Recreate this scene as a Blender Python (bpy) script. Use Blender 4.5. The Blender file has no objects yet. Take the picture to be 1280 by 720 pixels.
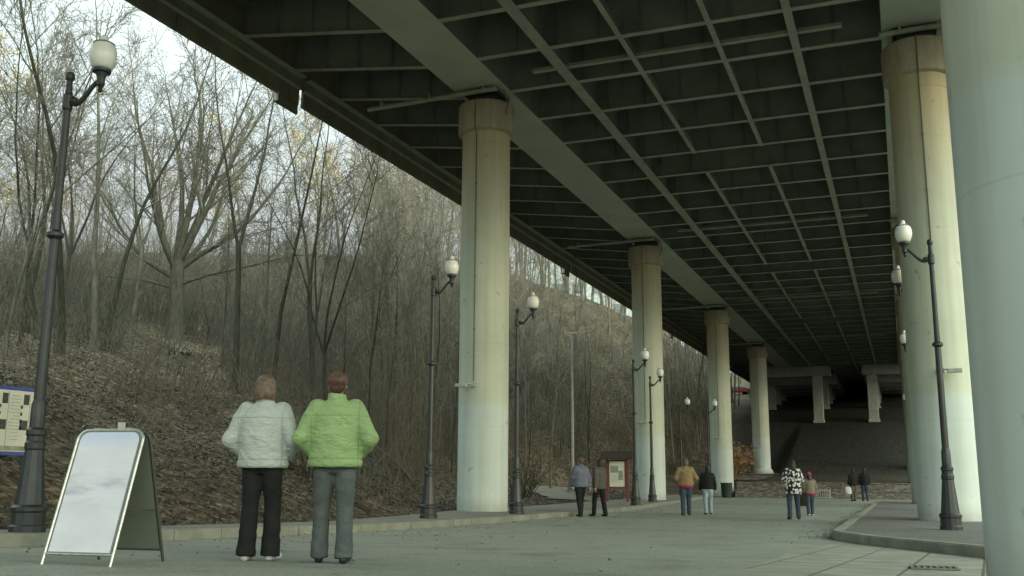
import bpy, bmesh, math, random
import numpy as np
from mathutils import Vector, Matrix, noise as mnoise

# ------------------------------------------------------------------ terrain model
# world: +Y runs along the overpass, +X to its right, camera stands at (0, 0, 1.3)
def lerp(x, xs, ys):
    if x <= xs[0]: return ys[0]
    for i in range(1, len(xs)):
        if x <= xs[i]:
            t = (x-xs[i-1])/(xs[i]-xs[i-1]); return ys[i-1]+t*(ys[i]-ys[i-1])
    return ys[-1]
def sstep(a, b, x):
    t = min(1, max(0, (x-a)/(b-a))); return t*t*(3-2*t)
def G(Y): return lerp(Y, (-20, 0, 5, 8, 11, 17, 23, 36, 50, 90), (1.1, .86, .65, .5, .41, .24, .15, .05, 0, 0))
def kerb_x(Y): return lerp(Y, (-20, 36, 50, 62, 70), (-9.1, -9.25, -10.4, -11.2, -11.2))
def back_x(Y): return lerp(Y, (-20, 10, 18, 27, 50, 62), (-10.4, -10.5, -10.9, -12.5, -13.2, -13.4))
def toe_x(Y): return lerp(Y, (-20, 18, 24, 36, 48, 60, 75, 90, 110), (-10.5, -11.0, -12.3, -17.2, -21.5, -23, -21.5, -18.5, -17))
def hill_k(Y): return lerp(Y, (-20, 20, 30, 36, 50, 60, 70, 90, 120), (.38, .40, .50, .58, .75, 1.0, 1.5, 2.4, 2.8))
def hill_h(Y): return lerp(Y, (-20, 20, 36, 50, 60, 90, 130), (9, 9.5, 11.5, 16, 20, 24, 25))
def T(X, Y):
    g = G(Y)
    # far end: terraces and the slope up to the abutment
    far = lerp(Y, (63, 63.2, 65, 65.2, 88, 112, 124, 140, 160, 200), (-.1, .40, .42, .84, 1.5, 7.1, 9.6, 12.0, 14.6, 17))
    base = far if Y > 63 else g-.12
    if Y > 63:
        flat = lerp(Y, (63, 78, 86, 92, 112, 124, 140, 160, 200), (-.1, 0, .6, 1.6, 7.1, 9.6, 12.0, 14.6, 17))
        e = sstep(-10.3, -9.9, X); far = flat+(far-flat)*e; base = far
    bx, tx = back_x(Y), toe_x(Y)
    z = base
    if X < bx+.5:
        shelf = max(g+.13, 0 if Y <= 63 else far)+.05*max(0, bx-X)*sstep(20, 40, Y)
        shelf = min(shelf, g+.65) if Y <= 63 else shelf
        e = sstep(bx+.5, bx+.05, X)
        z = base+(shelf-base)*e
        if X < tx:
            k, h, u = hill_k(Y), hill_h(Y), tx-X
            rise = h*(1-math.exp(-k*u/h*1.15))
            zz = shelf*0+max(g+.13+.05*max(0, bx-tx)*sstep(20, 40, Y), 0)+rise
            z = max(z, zz) if Y > 60 else z+rise
        z += (.35*math.sin(X*.31+1)*math.sin(Y*.23)+.18*math.sin(X*.9+Y*.7))*sstep(0, 6, tx-X)*.8
    if X > 14:
        u = X-14
        z = max(z, g+.0)+10*(1-math.exp(-.04*u))
    return z
# ------------------------------------------------------------------ END terrain model

sc = bpy.context.scene
col = sc.collection
rnd = random.Random(7)
R = math.radians

# ------------------------------------------------------------------ materials
def new_mat(name):
    m = bpy.data.materials.new(name); m.use_nodes = True
    nt = m.node_tree; b = nt.nodes['Principled BSDF']
    return m, nt, b
def node(nt, typ, **kw):
    n = nt.nodes.new(typ)
    for k, v in kw.items():
        if k.startswith('i_'): n.inputs[k[2:].replace('_', ' ')].default_value = v
        else: setattr(n, k, v)
    return n
def ramp(nt, fac, stops):
    r = nt.nodes.new('ShaderNodeValToRGB')
    el = r.color_ramp.elements
    while len(el) < len(stops): el.new(.5)
    for e, (p, c) in zip(el, stops):
        e.position = p; e.color = (*c, 1) if len(c) == 3 else c
    nt.links.new(fac, r.inputs[0]); return r
def mat(name, c1, c2=None, scale=6, rough=.7, bump=.0, detail=6, metal=0, coords='Object', bscale=None, lo=.35, hi=.65, spec=.4, stretch=None):
    m, nt, b = new_mat(name)
    tc = node(nt, 'ShaderNodeTexCoord')
    src = tc.outputs[coords]
    if stretch:
        mp = node(nt, 'ShaderNodeMapping'); mp.inputs['Scale'].default_value = stretch
        nt.links.new(src, mp.inputs[0]); src = mp.outputs[0]
    n = node(nt, 'ShaderNodeTexNoise'); n.inputs['Scale'].default_value = scale; n.inputs['Detail'].default_value = detail
    n.inputs['Roughness'].default_value = .62
    nt.links.new(src, n.inputs['Vector'])
    c2 = c2 or tuple(x*.75 for x in c1)
    r = ramp(nt, n.outputs['Fac'], [(lo, c2), (hi, c1)])
    nt.links.new(r.outputs[0], b.inputs['Base Color'])
    b.inputs['Roughness'].default_value = rough; b.inputs['Metallic'].default_value = metal
    b.inputs['Specular IOR Level'].default_value = spec
    if bump:
        n2 = node(nt, 'ShaderNodeTexNoise'); n2.inputs['Scale'].default_value = bscale or scale*4; n2.inputs['Detail'].default_value = 5
        nt.links.new(src, n2.inputs['Vector'])
        bp = node(nt, 'ShaderNodeBump'); bp.inputs['Strength'].default_value = bump; bp.inputs['Distance'].default_value = .03
        nt.links.new(n2.outputs['Fac'], bp.inputs['Height']); nt.links.new(bp.outputs[0], b.inputs['Normal'])
    return m
def mix(nt, fac, a, b, mode='MIX'):
    n = node(nt, 'ShaderNodeMix', data_type='RGBA', blend_type=mode)
    for sock, v in ((n.inputs[0], fac), (n.inputs[6], a), (n.inputs[7], b)):
        if hasattr(v, 'is_linked'): nt.links.new(v, sock)
        else: sock.default_value = v if isinstance(v, (int, float)) else (*v, 1)
    return n.outputs[2]

def column_mat():
    m, nt, b = new_mat('painted_concrete')
    tc = node(nt, 'ShaderNodeTexCoord'); sep = node(nt, 'ShaderNodeSeparateXYZ')
    nt.links.new(tc.outputs['Object'], sep.inputs[0])
    n = node(nt, 'ShaderNodeTexNoise', i_Scale=.9, i_Detail=6.0); nt.links.new(tc.outputs['Object'], n.inputs['Vector'])
    # paint bands by height: whiter below about 3.2 m, beige green above
    ad = node(nt, 'ShaderNodeMath', operation='MULTIPLY_ADD'); ad.inputs[1].default_value = .05
    nt.links.new(n.outputs['Fac'], ad.inputs[0]); nt.links.new(sep.outputs['Z'], ad.inputs[2])
    gt = node(nt, 'ShaderNodeMapRange'); gt.inputs['From Min'].default_value = 3.02; gt.inputs['From Max'].default_value = 3.2
    nt.links.new(ad.outputs[0], gt.inputs['Value'])
    up = ramp(nt, n.outputs['Fac'], [(.3, (.45, .495, .385)), (.7, (.53, .575, .45))])
    lowr = ramp(nt, n.outputs['Fac'], [(.3, (.47, .54, .49)), (.7, (.54, .61, .55))])
    base = mix(nt, gt.outputs[0], lowr.outputs[0], up.outputs[0])
    # rust tint near the top
    tp = node(nt, 'ShaderNodeMapRange'); tp.inputs['From Min'].default_value = 7.6; tp.inputs['From Max'].default_value = 11.8
    tp.inputs['To Max'].default_value = .9
    nt.links.new(sep.outputs['Z'], tp.inputs['Value'])
    base = mix(nt, tp.outputs[0], base, (.50, .42, .235))
    # vertical streaks
    mp = node(nt, 'ShaderNodeMapping'); mp.inputs['Scale'].default_value = (5, 5, .16); nt.links.new(tc.outputs['Object'], mp.inputs[0])
    n2 = node(nt, 'ShaderNodeTexNoise', i_Scale=1.0, i_Detail=5.0); nt.links.new(mp.outputs[0], n2.inputs['Vector'])
    st = ramp(nt, n2.outputs['Fac'], [(.34, (.74, .72, .64)), (.56, (1, 1, 1))])
    base = mix(nt, .38, base, st.outputs[0], 'MULTIPLY')
    # chips and stains
    n3 = node(nt, 'ShaderNodeTexNoise', i_Scale=3.4, i_Detail=9.0); nt.links.new(tc.outputs['Object'], n3.inputs['Vector'])
    ch = ramp(nt, n3.outputs['Fac'], [(.67, (1, 1, 1)), (.72, (.62, .58, .5))])
    base = mix(nt, .8, base, ch.outputs[0], 'MULTIPLY')
    fr = node(nt, 'ShaderNodeMath', operation='PINGPONG'); fr.inputs[1].default_value = 1.22; nt.links.new(sep.outputs['Z'], fr.inputs[0])
    sm = ramp(nt, fr.outputs[0], [(.006, (.80, .79, .74)), (.014, (1, 1, 1))])
    base = mix(nt, .45, base, sm.outputs[0], 'MULTIPLY')
    # grime at the foot
    ft = node(nt, 'ShaderNodeMapRange'); ft.inputs['From Min'].default_value = .45; ft.inputs['From Max'].default_value = .0
    nt.links.new(sep.outputs['Z'], ft.inputs['Value'])
    fm = node(nt, 'ShaderNodeMath', operation='MULTIPLY'); nt.links.new(ft.outputs[0], fm.inputs[0]); nt.links.new(n3.outputs['Fac'], fm.inputs[1])
    base = mix(nt, fm.outputs[0], base, (.25, .24, .2))
    nt.links.new(base, b.inputs['Base Color']); b.inputs['Roughness'].default_value = .62
    b.inputs['Specular IOR Level'].default_value = .3
    bp = node(nt, 'ShaderNodeBump', i_Strength=.25, i_Distance=.02); nt.links.new(n3.outputs['Fac'], bp.inputs['Height'])
    nt.links.new(bp.outputs[0], b.inputs['Normal'])
    return m
def asphalt_mat(name, c1, c2, sp=.5):
    m, nt, b = new_mat(name)
    tc = node(nt, 'ShaderNodeTexCoord')
    big = node(nt, 'ShaderNodeTexNoise', i_Scale=.22, i_Detail=5.0); nt.links.new(tc.outputs['Object'], big.inputs['Vector'])
    fine = node(nt, 'ShaderNodeTexNoise', i_Scale=45.0, i_Detail=4.0); nt.links.new(tc.outputs['Object'], fine.inputs['Vector'])
    mid = node(nt, 'ShaderNodeTexNoise', i_Scale=1.7, i_Detail=8.0); nt.links.new(tc.outputs['Object'], mid.inputs['Vector'])
    r = ramp(nt, big.outputs['Fac'], [(.35, c2), (.65, c1)])
    f = ramp(nt, fine.outputs['Fac'], [(.3, (1-sp,)*3), (.7, (1+sp*.4,)*3)])
    o = mix(nt, 1.0, r.outputs[0], f.outputs[0], 'MULTIPLY')
    st = ramp(nt, mid.outputs['Fac'], [(.3, (.72, .72, .70)), (.46, (1, 1, 1)), (.75, (1.06, 1.06, 1.03))])
    o = mix(nt, .8, o, st.outputs[0], 'MULTIPLY')
    ck = node(nt, 'ShaderNodeTexVoronoi', i_Scale=.33, feature='DISTANCE_TO_EDGE')
    wv = node(nt, 'ShaderNodeTexNoise', i_Scale=1.4, i_Detail=6.0); nt.links.new(tc.outputs['Object'], wv.inputs['Vector'])
    wa = node(nt, 'ShaderNodeVectorMath', operation='MULTIPLY_ADD'); wa.inputs[1].default_value = (.9, .9, .9); nt.links.new(wv.outputs['Color'], wa.inputs[0]); nt.links.new(tc.outputs['Object'], wa.inputs[2])
    nt.links.new(wa.outputs[0], ck.inputs['Vector'])
    cr = ramp(nt, ck.outputs['Distance'], [(.002, (.55, .55, .53)), (.006, (1, 1, 1))])
    o = mix(nt, .7, o, cr.outputs[0], 'MULTIPLY')
    pt = node(nt, 'ShaderNodeTexNoise', i_Scale=.55, i_Detail=2.0); nt.links.new(tc.outputs['Object'], pt.inputs['Vector'])
    pr_ = ramp(nt, pt.outputs['Fac'], [(.58, (1, 1, 1)), (.62, (.86, .86, .85))]); o = mix(nt, .8, o, pr_.outputs[0], 'MULTIPLY')
    nt.links.new(o, b.inputs['Base Color']); b.inputs['Roughness'].default_value = .75
    b.inputs['Specular IOR Level'].default_value = .35
    bp = node(nt, 'ShaderNodeBump', i_Strength=.35, i_Distance=.01); nt.links.new(fine.outputs['Fac'], bp.inputs['Height'])
    nt.links.new(bp.outputs[0], b.inputs['Normal'])
    return m
def slab_mat():
    m, nt, b = new_mat('paving_slab')
    tc = node(nt, 'ShaderNodeTexCoord'); mp = node(nt, 'ShaderNodeMapping'); mp.inputs['Rotation'].default_value = (0, 0, R(4))
    mp.inputs['Location'].default_value = (.1, .25, 0)
    nt.links.new(tc.outputs['Object'], mp.inputs[0])
    br = node(nt, 'ShaderNodeTexBrick', offset=0.0, squash=1.0)
    br.inputs['Scale'].default_value = 1; br.inputs['Brick Width'].default_value = .66; br.inputs['Row Height'].default_value = .66
    br.inputs['Mortar Size'].default_value = .016; br.inputs['Mortar Smooth'].default_value = .3; br.inputs['Bias'].default_value = -.2
    br.inputs['Color1'].default_value = (.27, .28, .225, 1); br.inputs['Color2'].default_value = (.24, .25, .2, 1); br.inputs['Mortar'].default_value = (.10, .105, .085, 1)
    nt.links.new(mp.outputs[0], br.inputs['Vector'])
    n = node(nt, 'ShaderNodeTexNoise', i_Scale=2.2, i_Detail=9.0); nt.links.new(tc.outputs['Object'], n.inputs['Vector'])
    s = ramp(nt, n.outputs['Fac'], [(.3, (.7, .7, .68)), (.6, (1.05, 1.05, 1.05))])
    o = mix(nt, .9, br.outputs['Color'], s.outputs[0], 'MULTIPLY')
    nt.links.new(o, b.inputs['Base Color']); b.inputs['Roughness'].default_value = .75
    inv = node(nt, 'ShaderNodeMath', operation='SUBTRACT'); inv.inputs[0].default_value = 1; nt.links.new(br.outputs['Fac'], inv.inputs[1])
    bp = node(nt, 'ShaderNodeBump', i_Strength=.5, i_Distance=.01); nt.links.new(inv.outputs[0], bp.inputs['Height'])
    nt.links.new(bp.outputs[0], b.inputs['Normal'])
    return m
def litter_mat():
    m, nt, b = new_mat('leaf_litter_soil')
    tc = node(nt, 'ShaderNodeTexCoord')
    v = node(nt, 'ShaderNodeTexVoronoi', i_Scale=9.0); nt.links.new(tc.outputs['Object'], v.inputs['Vector'])
    n = node(nt, 'ShaderNodeTexNoise', i_Scale=.35, i_Detail=9.0); nt.links.new(tc.outputs['Object'], n.inputs['Vector'])
    n2 = node(nt, 'ShaderNodeTexNoise', i_Scale=5.0, i_Detail=9.0); nt.links.new(tc.outputs['Object'], n2.inputs['Vector'])
    sepc = node(nt, 'ShaderNodeSeparateColor'); nt.links.new(v.outputs['Color'], sepc.inputs[0])
    a = ramp(nt, sepc.outputs[0], [(0, (.04, .037, .028)), (.5, (.085, .075, .055)), (.85, (.13, .112, .082)), (1, (.21, .19, .15))])
    c = ramp(nt, n.outputs['Fac'], [(.35, (.6, .62, .55)), (.65, (1.2, 1.15, 1.05))])
    o = mix(nt, 1.0, a.outputs[0], c.outputs[0], 'MULTIPLY')
    # shade under the far deck, painted into the ground colour
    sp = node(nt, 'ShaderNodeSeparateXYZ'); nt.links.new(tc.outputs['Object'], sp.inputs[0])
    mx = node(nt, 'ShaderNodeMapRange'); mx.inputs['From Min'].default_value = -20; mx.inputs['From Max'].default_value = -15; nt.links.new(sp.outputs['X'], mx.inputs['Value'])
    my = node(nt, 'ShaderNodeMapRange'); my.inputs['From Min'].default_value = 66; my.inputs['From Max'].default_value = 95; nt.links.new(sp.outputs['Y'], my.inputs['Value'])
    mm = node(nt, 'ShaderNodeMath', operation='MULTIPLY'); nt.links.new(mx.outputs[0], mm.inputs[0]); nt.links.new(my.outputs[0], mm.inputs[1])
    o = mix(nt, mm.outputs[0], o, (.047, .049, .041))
    gr = node(nt, 'ShaderNodeTexNoise', i_Scale=.8, i_Detail=6.0); nt.links.new(tc.outputs['Object'], gr.inputs['Vector'])
    gm = ramp(nt, gr.outputs['Fac'], [(.56, (0, 0, 0)), (.68, (.5, .5, .5))]); o = mix(nt, gm.outputs[0], o, (.06, .07, .04))
    d = ramp(nt, n2.outputs['Fac'], [(.38, (.45, .45, .42)), (.55, (1.1, 1.1, 1.1))])
    o = mix(nt, .9, o, d.outputs[0], 'MULTIPLY')
    nt.links.new(o, b.inputs['Base Color']); b.inputs['Roughness'].default_value = .95; b.inputs['Specular IOR Level'].default_value = .1
    bp = node(nt, 'ShaderNodeBump', i_Strength=1.0, i_Distance=.08); nt.links.new(sepc.outputs[1], bp.inputs['Height'])
    nt.links.new(bp.outputs[0], b.inputs['Normal'])
    return m
def stone_mat():
    m, nt, b = new_mat('rough_stone')
    tc = node(nt, 'ShaderNodeTexCoord')
    v = node(nt, 'ShaderNodeTexVoronoi', i_Scale=5.5); mp = node(nt, 'ShaderNodeMapping'); mp.inputs['Scale'].default_value = (.8, .8, 1.9)
    nt.links.new(tc.outputs['Object'], mp.inputs[0]); nt.links.new(mp.outputs[0], v.inputs['Vector'])
    e = node(nt, 'ShaderNodeTexVoronoi', i_Scale=5.5, feature='DISTANCE_TO_EDGE'); nt.links.new(mp.outputs[0], e.inputs['Vector'])
    sepc = node(nt, 'ShaderNodeSeparateColor'); nt.links.new(v.outputs['Color'], sepc.inputs[0])
    a = ramp(nt, sepc.outputs[0], [(0, (.13, .12, .10)), (1, (.30, .28, .23))])
    j = ramp(nt, e.outputs['Distance'], [(.0, (.3, .3, .3)), (.08, (1, 1, 1))])
    o = mix(nt, 1.0, a.outputs[0], j.outputs[0], 'MULTIPLY')
    nt.links.new(o, b.inputs['Base Color']); b.inputs['Roughness'].default_value = .9
    bp = node(nt, 'ShaderNodeBump', i_Strength=.8, i_Distance=.05); nt.links.new(j.outputs[0], bp.inputs['Height']); nt.links.new(bp.outputs[0], b.inputs['Normal'])
    return m

M = {}
M['column'] = column_mat()
M['cap'] = mat('cap_concrete', (.44, .38, .27), (.32, .29, .2), scale=2.5, bump=.2, stretch=(2, 2, .5))
M['bearing'] = mat('bearing_steel', (.05, .05, .045), scale=8)
M['conduit'] = mat('conduit_grey', (.16, .17, .13), scale=8)
M['fixture'] = mat('fixture_grey', (.42, .44, .38), scale=10, rough=.5)
M['flange'] = mat('flange_paint', (.37, .41, .345), (.25, .28, .23), scale=1.8, rough=.6, detail=9, lo=.3)
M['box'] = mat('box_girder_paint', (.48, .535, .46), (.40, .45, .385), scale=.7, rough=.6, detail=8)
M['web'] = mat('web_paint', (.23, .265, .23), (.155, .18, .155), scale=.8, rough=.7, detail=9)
M['fascia'] = mat('fascia_concrete', (.19, .19, .13), (.12, .12, .085), scale=1.1, rough=.8, detail=9, stretch=(1, 1, .5))
M['deckplate'] = mat('deck_plate', (.17, .19, .155), (.11, .125, .10), scale=.6, rough=.8)
M['asphalt'] = asphalt_mat('asphalt', (.29, .315, .26), (.25, .275, .225))
M['island'] = asphalt_mat('island_gravel', (.19, .195, .17), (.145, .15, .13), .75)
M['pavement'] = asphalt_mat('pavement_concrete', (.24, .245, .20), (.19, .195, .16))
M['kerb'] = mat('kerb_stone', (.235, .25, .195), (.16, .172, .132), scale=2.5, bump=.3, detail=9)
M['kerb_dark'] = mat('kerb_island', (.27, .275, .215), (.17, .18, .14), scale=2.0, bump=.3, detail=9)
M['slab'] = slab_mat()
M['litter'] = litter_mat()
M['stone'] = stone_mat()
M['lamp_iron'] = mat('lamp_iron', (.028, .034, .030), (.016, .02, .018), scale=9, rough=.45, spec=.5)
M['globe'] = mat('milk_glass', (.82, .84, .74), (.74, .76, .66), scale=3, rough=.25, spec=.5)
M['frame_steel'] = mat('brushed_steel', (.50, .51, .46), (.35, .36, .33), scale=20, rough=.35, metal=.7)
M['dark_frame'] = mat('dark_frame', (.05, .055, .05), scale=20, rough=.45)
M['board_back'] = mat('board_back_grey', (.155, .18, .145), (.12, .145, .115), scale=1.6, rough=.55)
M['blue'] = mat('blue_edge', (.06, .09, .32), scale=6)
M['paper'] = mat('board_paper', (.56, .58, .47), (.49, .51, .41), scale=3, rough=.6)
M['ink'] = mat('ink_dark', (.035, .04, .035), (.07, .08, .07), scale=14)
M['ink_soft'] = mat('ink_soft', (.26, .28, .22), (.38, .40, .31), scale=18)
M['landscape'] = mat('printed_landscape', (.13, .18, .11), (.3, .33, .24), scale=9)
M['redwood'] = mat('red_brown_wood', (.16, .045, .03), (.10, .03, .022), scale=5, stretch=(6, 6, .6))
M['roof_dark'] = mat('kiosk_roof', (.035, .03, .025), scale=6)
M['bin'] = mat('bin_green', (.02, .035, .025), scale=6)
M['rail'] = mat('rail_grey', (.42, .44, .38), scale=8, rough=.5)
M['grate'] = mat('cast_iron', (.20, .20, .165), (.13, .13, .105), scale=20, rough=.6)
M['slot'] = mat('slot_black', (.008, .008, .008), scale=5)
def bark(name, a, b_): return mat(name, a, b_, scale=3, bump=.5, bscale=14, stretch=(3, 3, .6), rough=.95, spec=.1)
M['bark_big'] = bark('bark_old', (.12, .12, .092), (.06, .062, .048))
M['bark_near'] = bark('bark_dark', (.072, .072, .054), (.036, .037, .028))
M['bark_mid'] = bark('bark_grey', (.165, .162, .125), (.085, .085, .066))  # lighter than the near bark: some distance haze put into the colour
M['twig_big'] = bark('twigs_lit_old', (.22, .215, .17), (.13, .128, .10))  # twigs paler than their trunks: bright sky bloom painted into the colour
M['twig_near'] = bark('twigs_lit_near', (.19, .185, .14), (.11, .108, .082))
M['twig_mid'] = bark('twigs_lit_mid', (.27, .25, .19), (.16, .15, .115))
M['brush'] = bark('brush_stems', (.14, .138, .108), (.07, .07, .055))
M['bark_haze'] = bark('bark_haze', (.38, .325, .24), (.22, .19, .14))  # pale for distance: haze painted into the bark colour
M['bark_warm_haze'] = bark('bark_warm_haze', (.50, .375, .255), (.31, .235, .165))  # haze and warm low sun on treetops painted into the colour
M['leaf_yellow'] = mat('yellow_leaf', (.74, .60, .26), (.58, .44, .18), scale=2)
M['leaf_orange'] = mat('orange_leaf', (.36, .235, .11), (.24, .15, .075), scale=2)
M['leaf_green'] = mat('dull_green_leaf', (.22, .24, .08), (.15, .17, .06), scale=2)
M['litter_leaf'] = mat('fallen_leaf', (.145, .131, .102), (.078, .071, .055), scale=2.3, lo=.4, hi=.62)
M['litter_dark'] = mat('fallen_leaf_dark', (.092, .084, .065), (.052, .047, .037), scale=2.3, lo=.4, hi=.62)
M['path'] = mat('dirt_path', (.17, .165, .13), (.11, .105, .082), scale=1.2, bump=.3)
M['skin'] = mat('skin', (.42, .26, .19), (.36, .21, .15), scale=9, rough=.5)
M['hair_brown'] = mat('hair_brown', (.13, .085, .05), (.06, .04, .025), scale=14, stretch=(4, 4, 1), rough=.5)
M['hair_brown_l'] = mat('hair_brown_light', (.19, .13, .08), (.08, .055, .035), scale=30, rough=.45)
M['hair_red_l'] = mat('hair_auburn_light', (.15, .075, .045), (.06, .032, .022), scale=30, rough=.45)
M['hair_red'] = mat('hair_auburn', (.11, .05, .03), (.05, .025, .018), scale=14, stretch=(4, 4, 1), rough=.5)
M['hair_dark'] = mat('hair_dark', (.02, .017, .015), (.01, .01, .01), scale=14, rough=.5)
M['eye'] = mat('eye_dark', (.02, .02, .02), scale=5, rough=.2)
M['shoe_dark'] = mat('shoe_dark', (.02, .022, .02), scale=8, rough=.5)
M['shoe_white'] = mat('shoe_white', (.55, .55, .5), scale=8, rough=.5)
def cloth(name, c, k=.72, sc_=7): return mat(name, c, tuple(x*k for x in c), scale=sc_, rough=.9, bump=.10, bscale=40, spec=.15)
def jacket_mat(name, c):
    m = cloth(name, c, .82, 3); nt = m.node_tree; b = nt.nodes['Principled BSDF']
    src = b.inputs['Base Color'].links[0].from_socket
    tc = node(nt, 'ShaderNodeTexCoord'); sep = node(nt, 'ShaderNodeSeparateXYZ'); nt.links.new(tc.outputs['Object'], sep.inputs[0])
    def band(sock, at, w):
        a = node(nt, 'ShaderNodeMath', operation='SUBTRACT'); a.inputs[1].default_value = at; nt.links.new(sock, a.inputs[0])
        c_ = node(nt, 'ShaderNodeMath', operation='ABSOLUTE'); nt.links.new(a.outputs[0], c_.inputs[0])
        r_ = node(nt, 'ShaderNodeMapRange'); r_.inputs['From Min'].default_value = w*.35; r_.inputs['From Max'].default_value = w; r_.inputs['To Min'].default_value = .80; nt.links.new(c_.outputs[0], r_.inputs['Value']); return r_.outputs[0]
    p = None
    for sock, at, w in ((sep.outputs['Z'], 1.325, .006), (sep.outputs['Z'], .935, .006), (sep.outputs['X'], .215, .006), (sep.outputs['X'], -.215, .006)):
        q = band(sock, at, w)
        if p is None: p = q
        else:
            mm = node(nt, 'ShaderNodeMath', operation='MULTIPLY'); nt.links.new(p, mm.inputs[0]); nt.links.new(q, mm.inputs[1]); p = mm.outputs[0]
    nt.links.new(mix(nt, 1.0, src, p, 'MULTIPLY'), b.inputs['Base Color'])
    mp = node(nt, 'ShaderNodeMapping'); mp.inputs['Scale'].default_value = (1, 1, 2.2); mp.inputs['Rotation'].default_value = (.3, .5, 0); nt.links.new(tc.outputs['Object'], mp.inputs[0])
    n = node(nt, 'ShaderNodeTexNoise', i_Scale=9.0, i_Detail=4.0); n.inputs['Distortion'].default_value = 1.6; nt.links.new(mp.outputs[0], n.inputs['Vector'])
    ad = node(nt, 'ShaderNodeMath', operation='MULTIPLY_ADD'); ad.inputs[1].default_value = .5; nt.links.new(p, ad.inputs[0]); nt.links.new(n.outputs['Fac'], ad.inputs[2])
    bp = node(nt, 'ShaderNodeBump', i_Strength=.65, i_Distance=.035); nt.links.new(ad.outputs[0], bp.inputs['Height']); nt.links.new(bp.outputs[0], b.inputs['Normal'])
    b.inputs['Roughness'].default_value = .6; b.inputs['Specular IOR Level'].default_value = .3
    return m
M['w_jacket'] = jacket_mat('white_grey_jacket', (.46, .50, .45))
M['g_jacket'] = jacket_mat('lime_jacket', (.30, .42, .175))
M['black_cloth'] = cloth('black_cloth', (.02, .022, .02))
M['grey_trouser'] = cloth('grey_trouser', (.105, .12, .11))
M['jeans'] = cloth('blue_jeans', (.055, .075, .10))
M['light_jeans'] = cloth('light_jeans', (.30, .36, .38))
M['lilac'] = cloth('lilac_grey', (.15, .16, .20))
M['brown_coat'] = cloth('brown_grey_coat', (.11, .10, .085))
M['tan'] = cloth('tan_coat', (.27, .20, .10))
M['khaki'] = cloth('khaki_jacket', (.20, .19, .125))
M['pink'] = cloth('pink_cloth', (.42, .03, .10))
M['white_bag'] = mat('white_bag', (.6, .63, .62), scale=4)
def pattern_mat():
    m, nt, b = new_mat('black_white_pattern')
    tc = node(nt, 'ShaderNodeTexCoord')
    v = node(nt, 'ShaderNodeTexVoronoi', i_Scale=13.0); nt.links.new(tc.outputs['Object'], v.inputs['Vector'])
    r = ramp(nt, v.outputs['Distance'], [(.44, (.62, .62, .58)), (.52, (.015, .015, .015))])
    nt.links.new(r.outputs[0], b.inputs['Base Color']); b.inputs['Roughness'].default_value = .9
    return m
M['pattern'] = pattern_mat()
def poster_mat():
    m, nt, b = new_mat('faded_poster')
    tc = node(nt, 'ShaderNodeTexCoord'); mp = node(nt, 'ShaderNodeMapping'); mp.inputs['Scale'].default_value = (2.2, 2.2, 5)
    nt.links.new(tc.outputs['Object'], mp.inputs[0])
    n = node(nt, 'ShaderNodeTexNoise', i_Scale=1.3, i_Detail=4.0); nt.links.new(mp.outputs[0], n.inputs['Vector'])
    r = ramp(nt, n.outputs['Fac'], [(.25, (.46, .475, .52)), (.5, (.52, .54, .58)), (.75, (.57, .59, .62))])
    sep = node(nt, 'ShaderNodeSeparateXYZ'); nt.links.new(tc.outputs['Object'], sep.inputs[0])
    # faint washed out landscape across the middle, bluish at the top
    band = ramp(nt, sep.outputs['Z'], [(.42, (0, 0, 0)), (.55, (1, 1, 1)), (.68, (1, 1, 1)), (.78, (0, 0, 0))])
    n2 = node(nt, 'ShaderNodeTexNoise', i_Scale=2.3, i_Detail=5.0); mp2 = node(nt, 'ShaderNodeMapping'); mp2.inputs['Scale'].default_value = (1.6, 1, 6)
    nt.links.new(tc.outputs['Object'], mp2.inputs[0]); nt.links.new(mp2.outputs[0], n2.inputs['Vector'])
    sm = ramp(nt, n2.outputs['Fac'], [(.46, (0, 0, 0)), (.66, (.75, .75, .75))])
    fm = mix(nt, 1.0, band.outputs[0], sm.outputs[0], 'MULTIPLY')
    c1 = mix(nt, fm, r.outputs[0], (.30, .32, .37))
    tpb = ramp(nt, sep.outputs['Z'], [(.90, (0, 0, 0)), (1.06, (.55, .55, .55))])
    c2 = mix(nt, tpb.outputs[0], c1, (.36, .47, .66))
    r = type('o', (), {'outputs': [c2]})
    nt.links.new(r.outputs[0], b.inputs['Base Color']); b.inputs['Roughness'].default_value = .3
    return m
M['poster'] = poster_mat()
M['smudge'] = mat('poster_smudge', (.36, .38, .42), (.55, .58, .61), scale=6, stretch=(1, 1, 3))
M['pale_wall'] = mat('pale_plaster', (.56, .63, .61), (.48, .55, .53), scale=.5)
M['pane'] = mat('window_dark', (.20, .25, .26), scale=2, rough=.15)
M['car_red'] = mat('car_red', (.16, .03, .035), scale=2, rough=.3)
M['tyre'] = mat('tyre', (.015, .015, .015), scale=8)
M['pole_grey'] = mat('pole_grey', (.36, .37, .33), scale=5)

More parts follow.
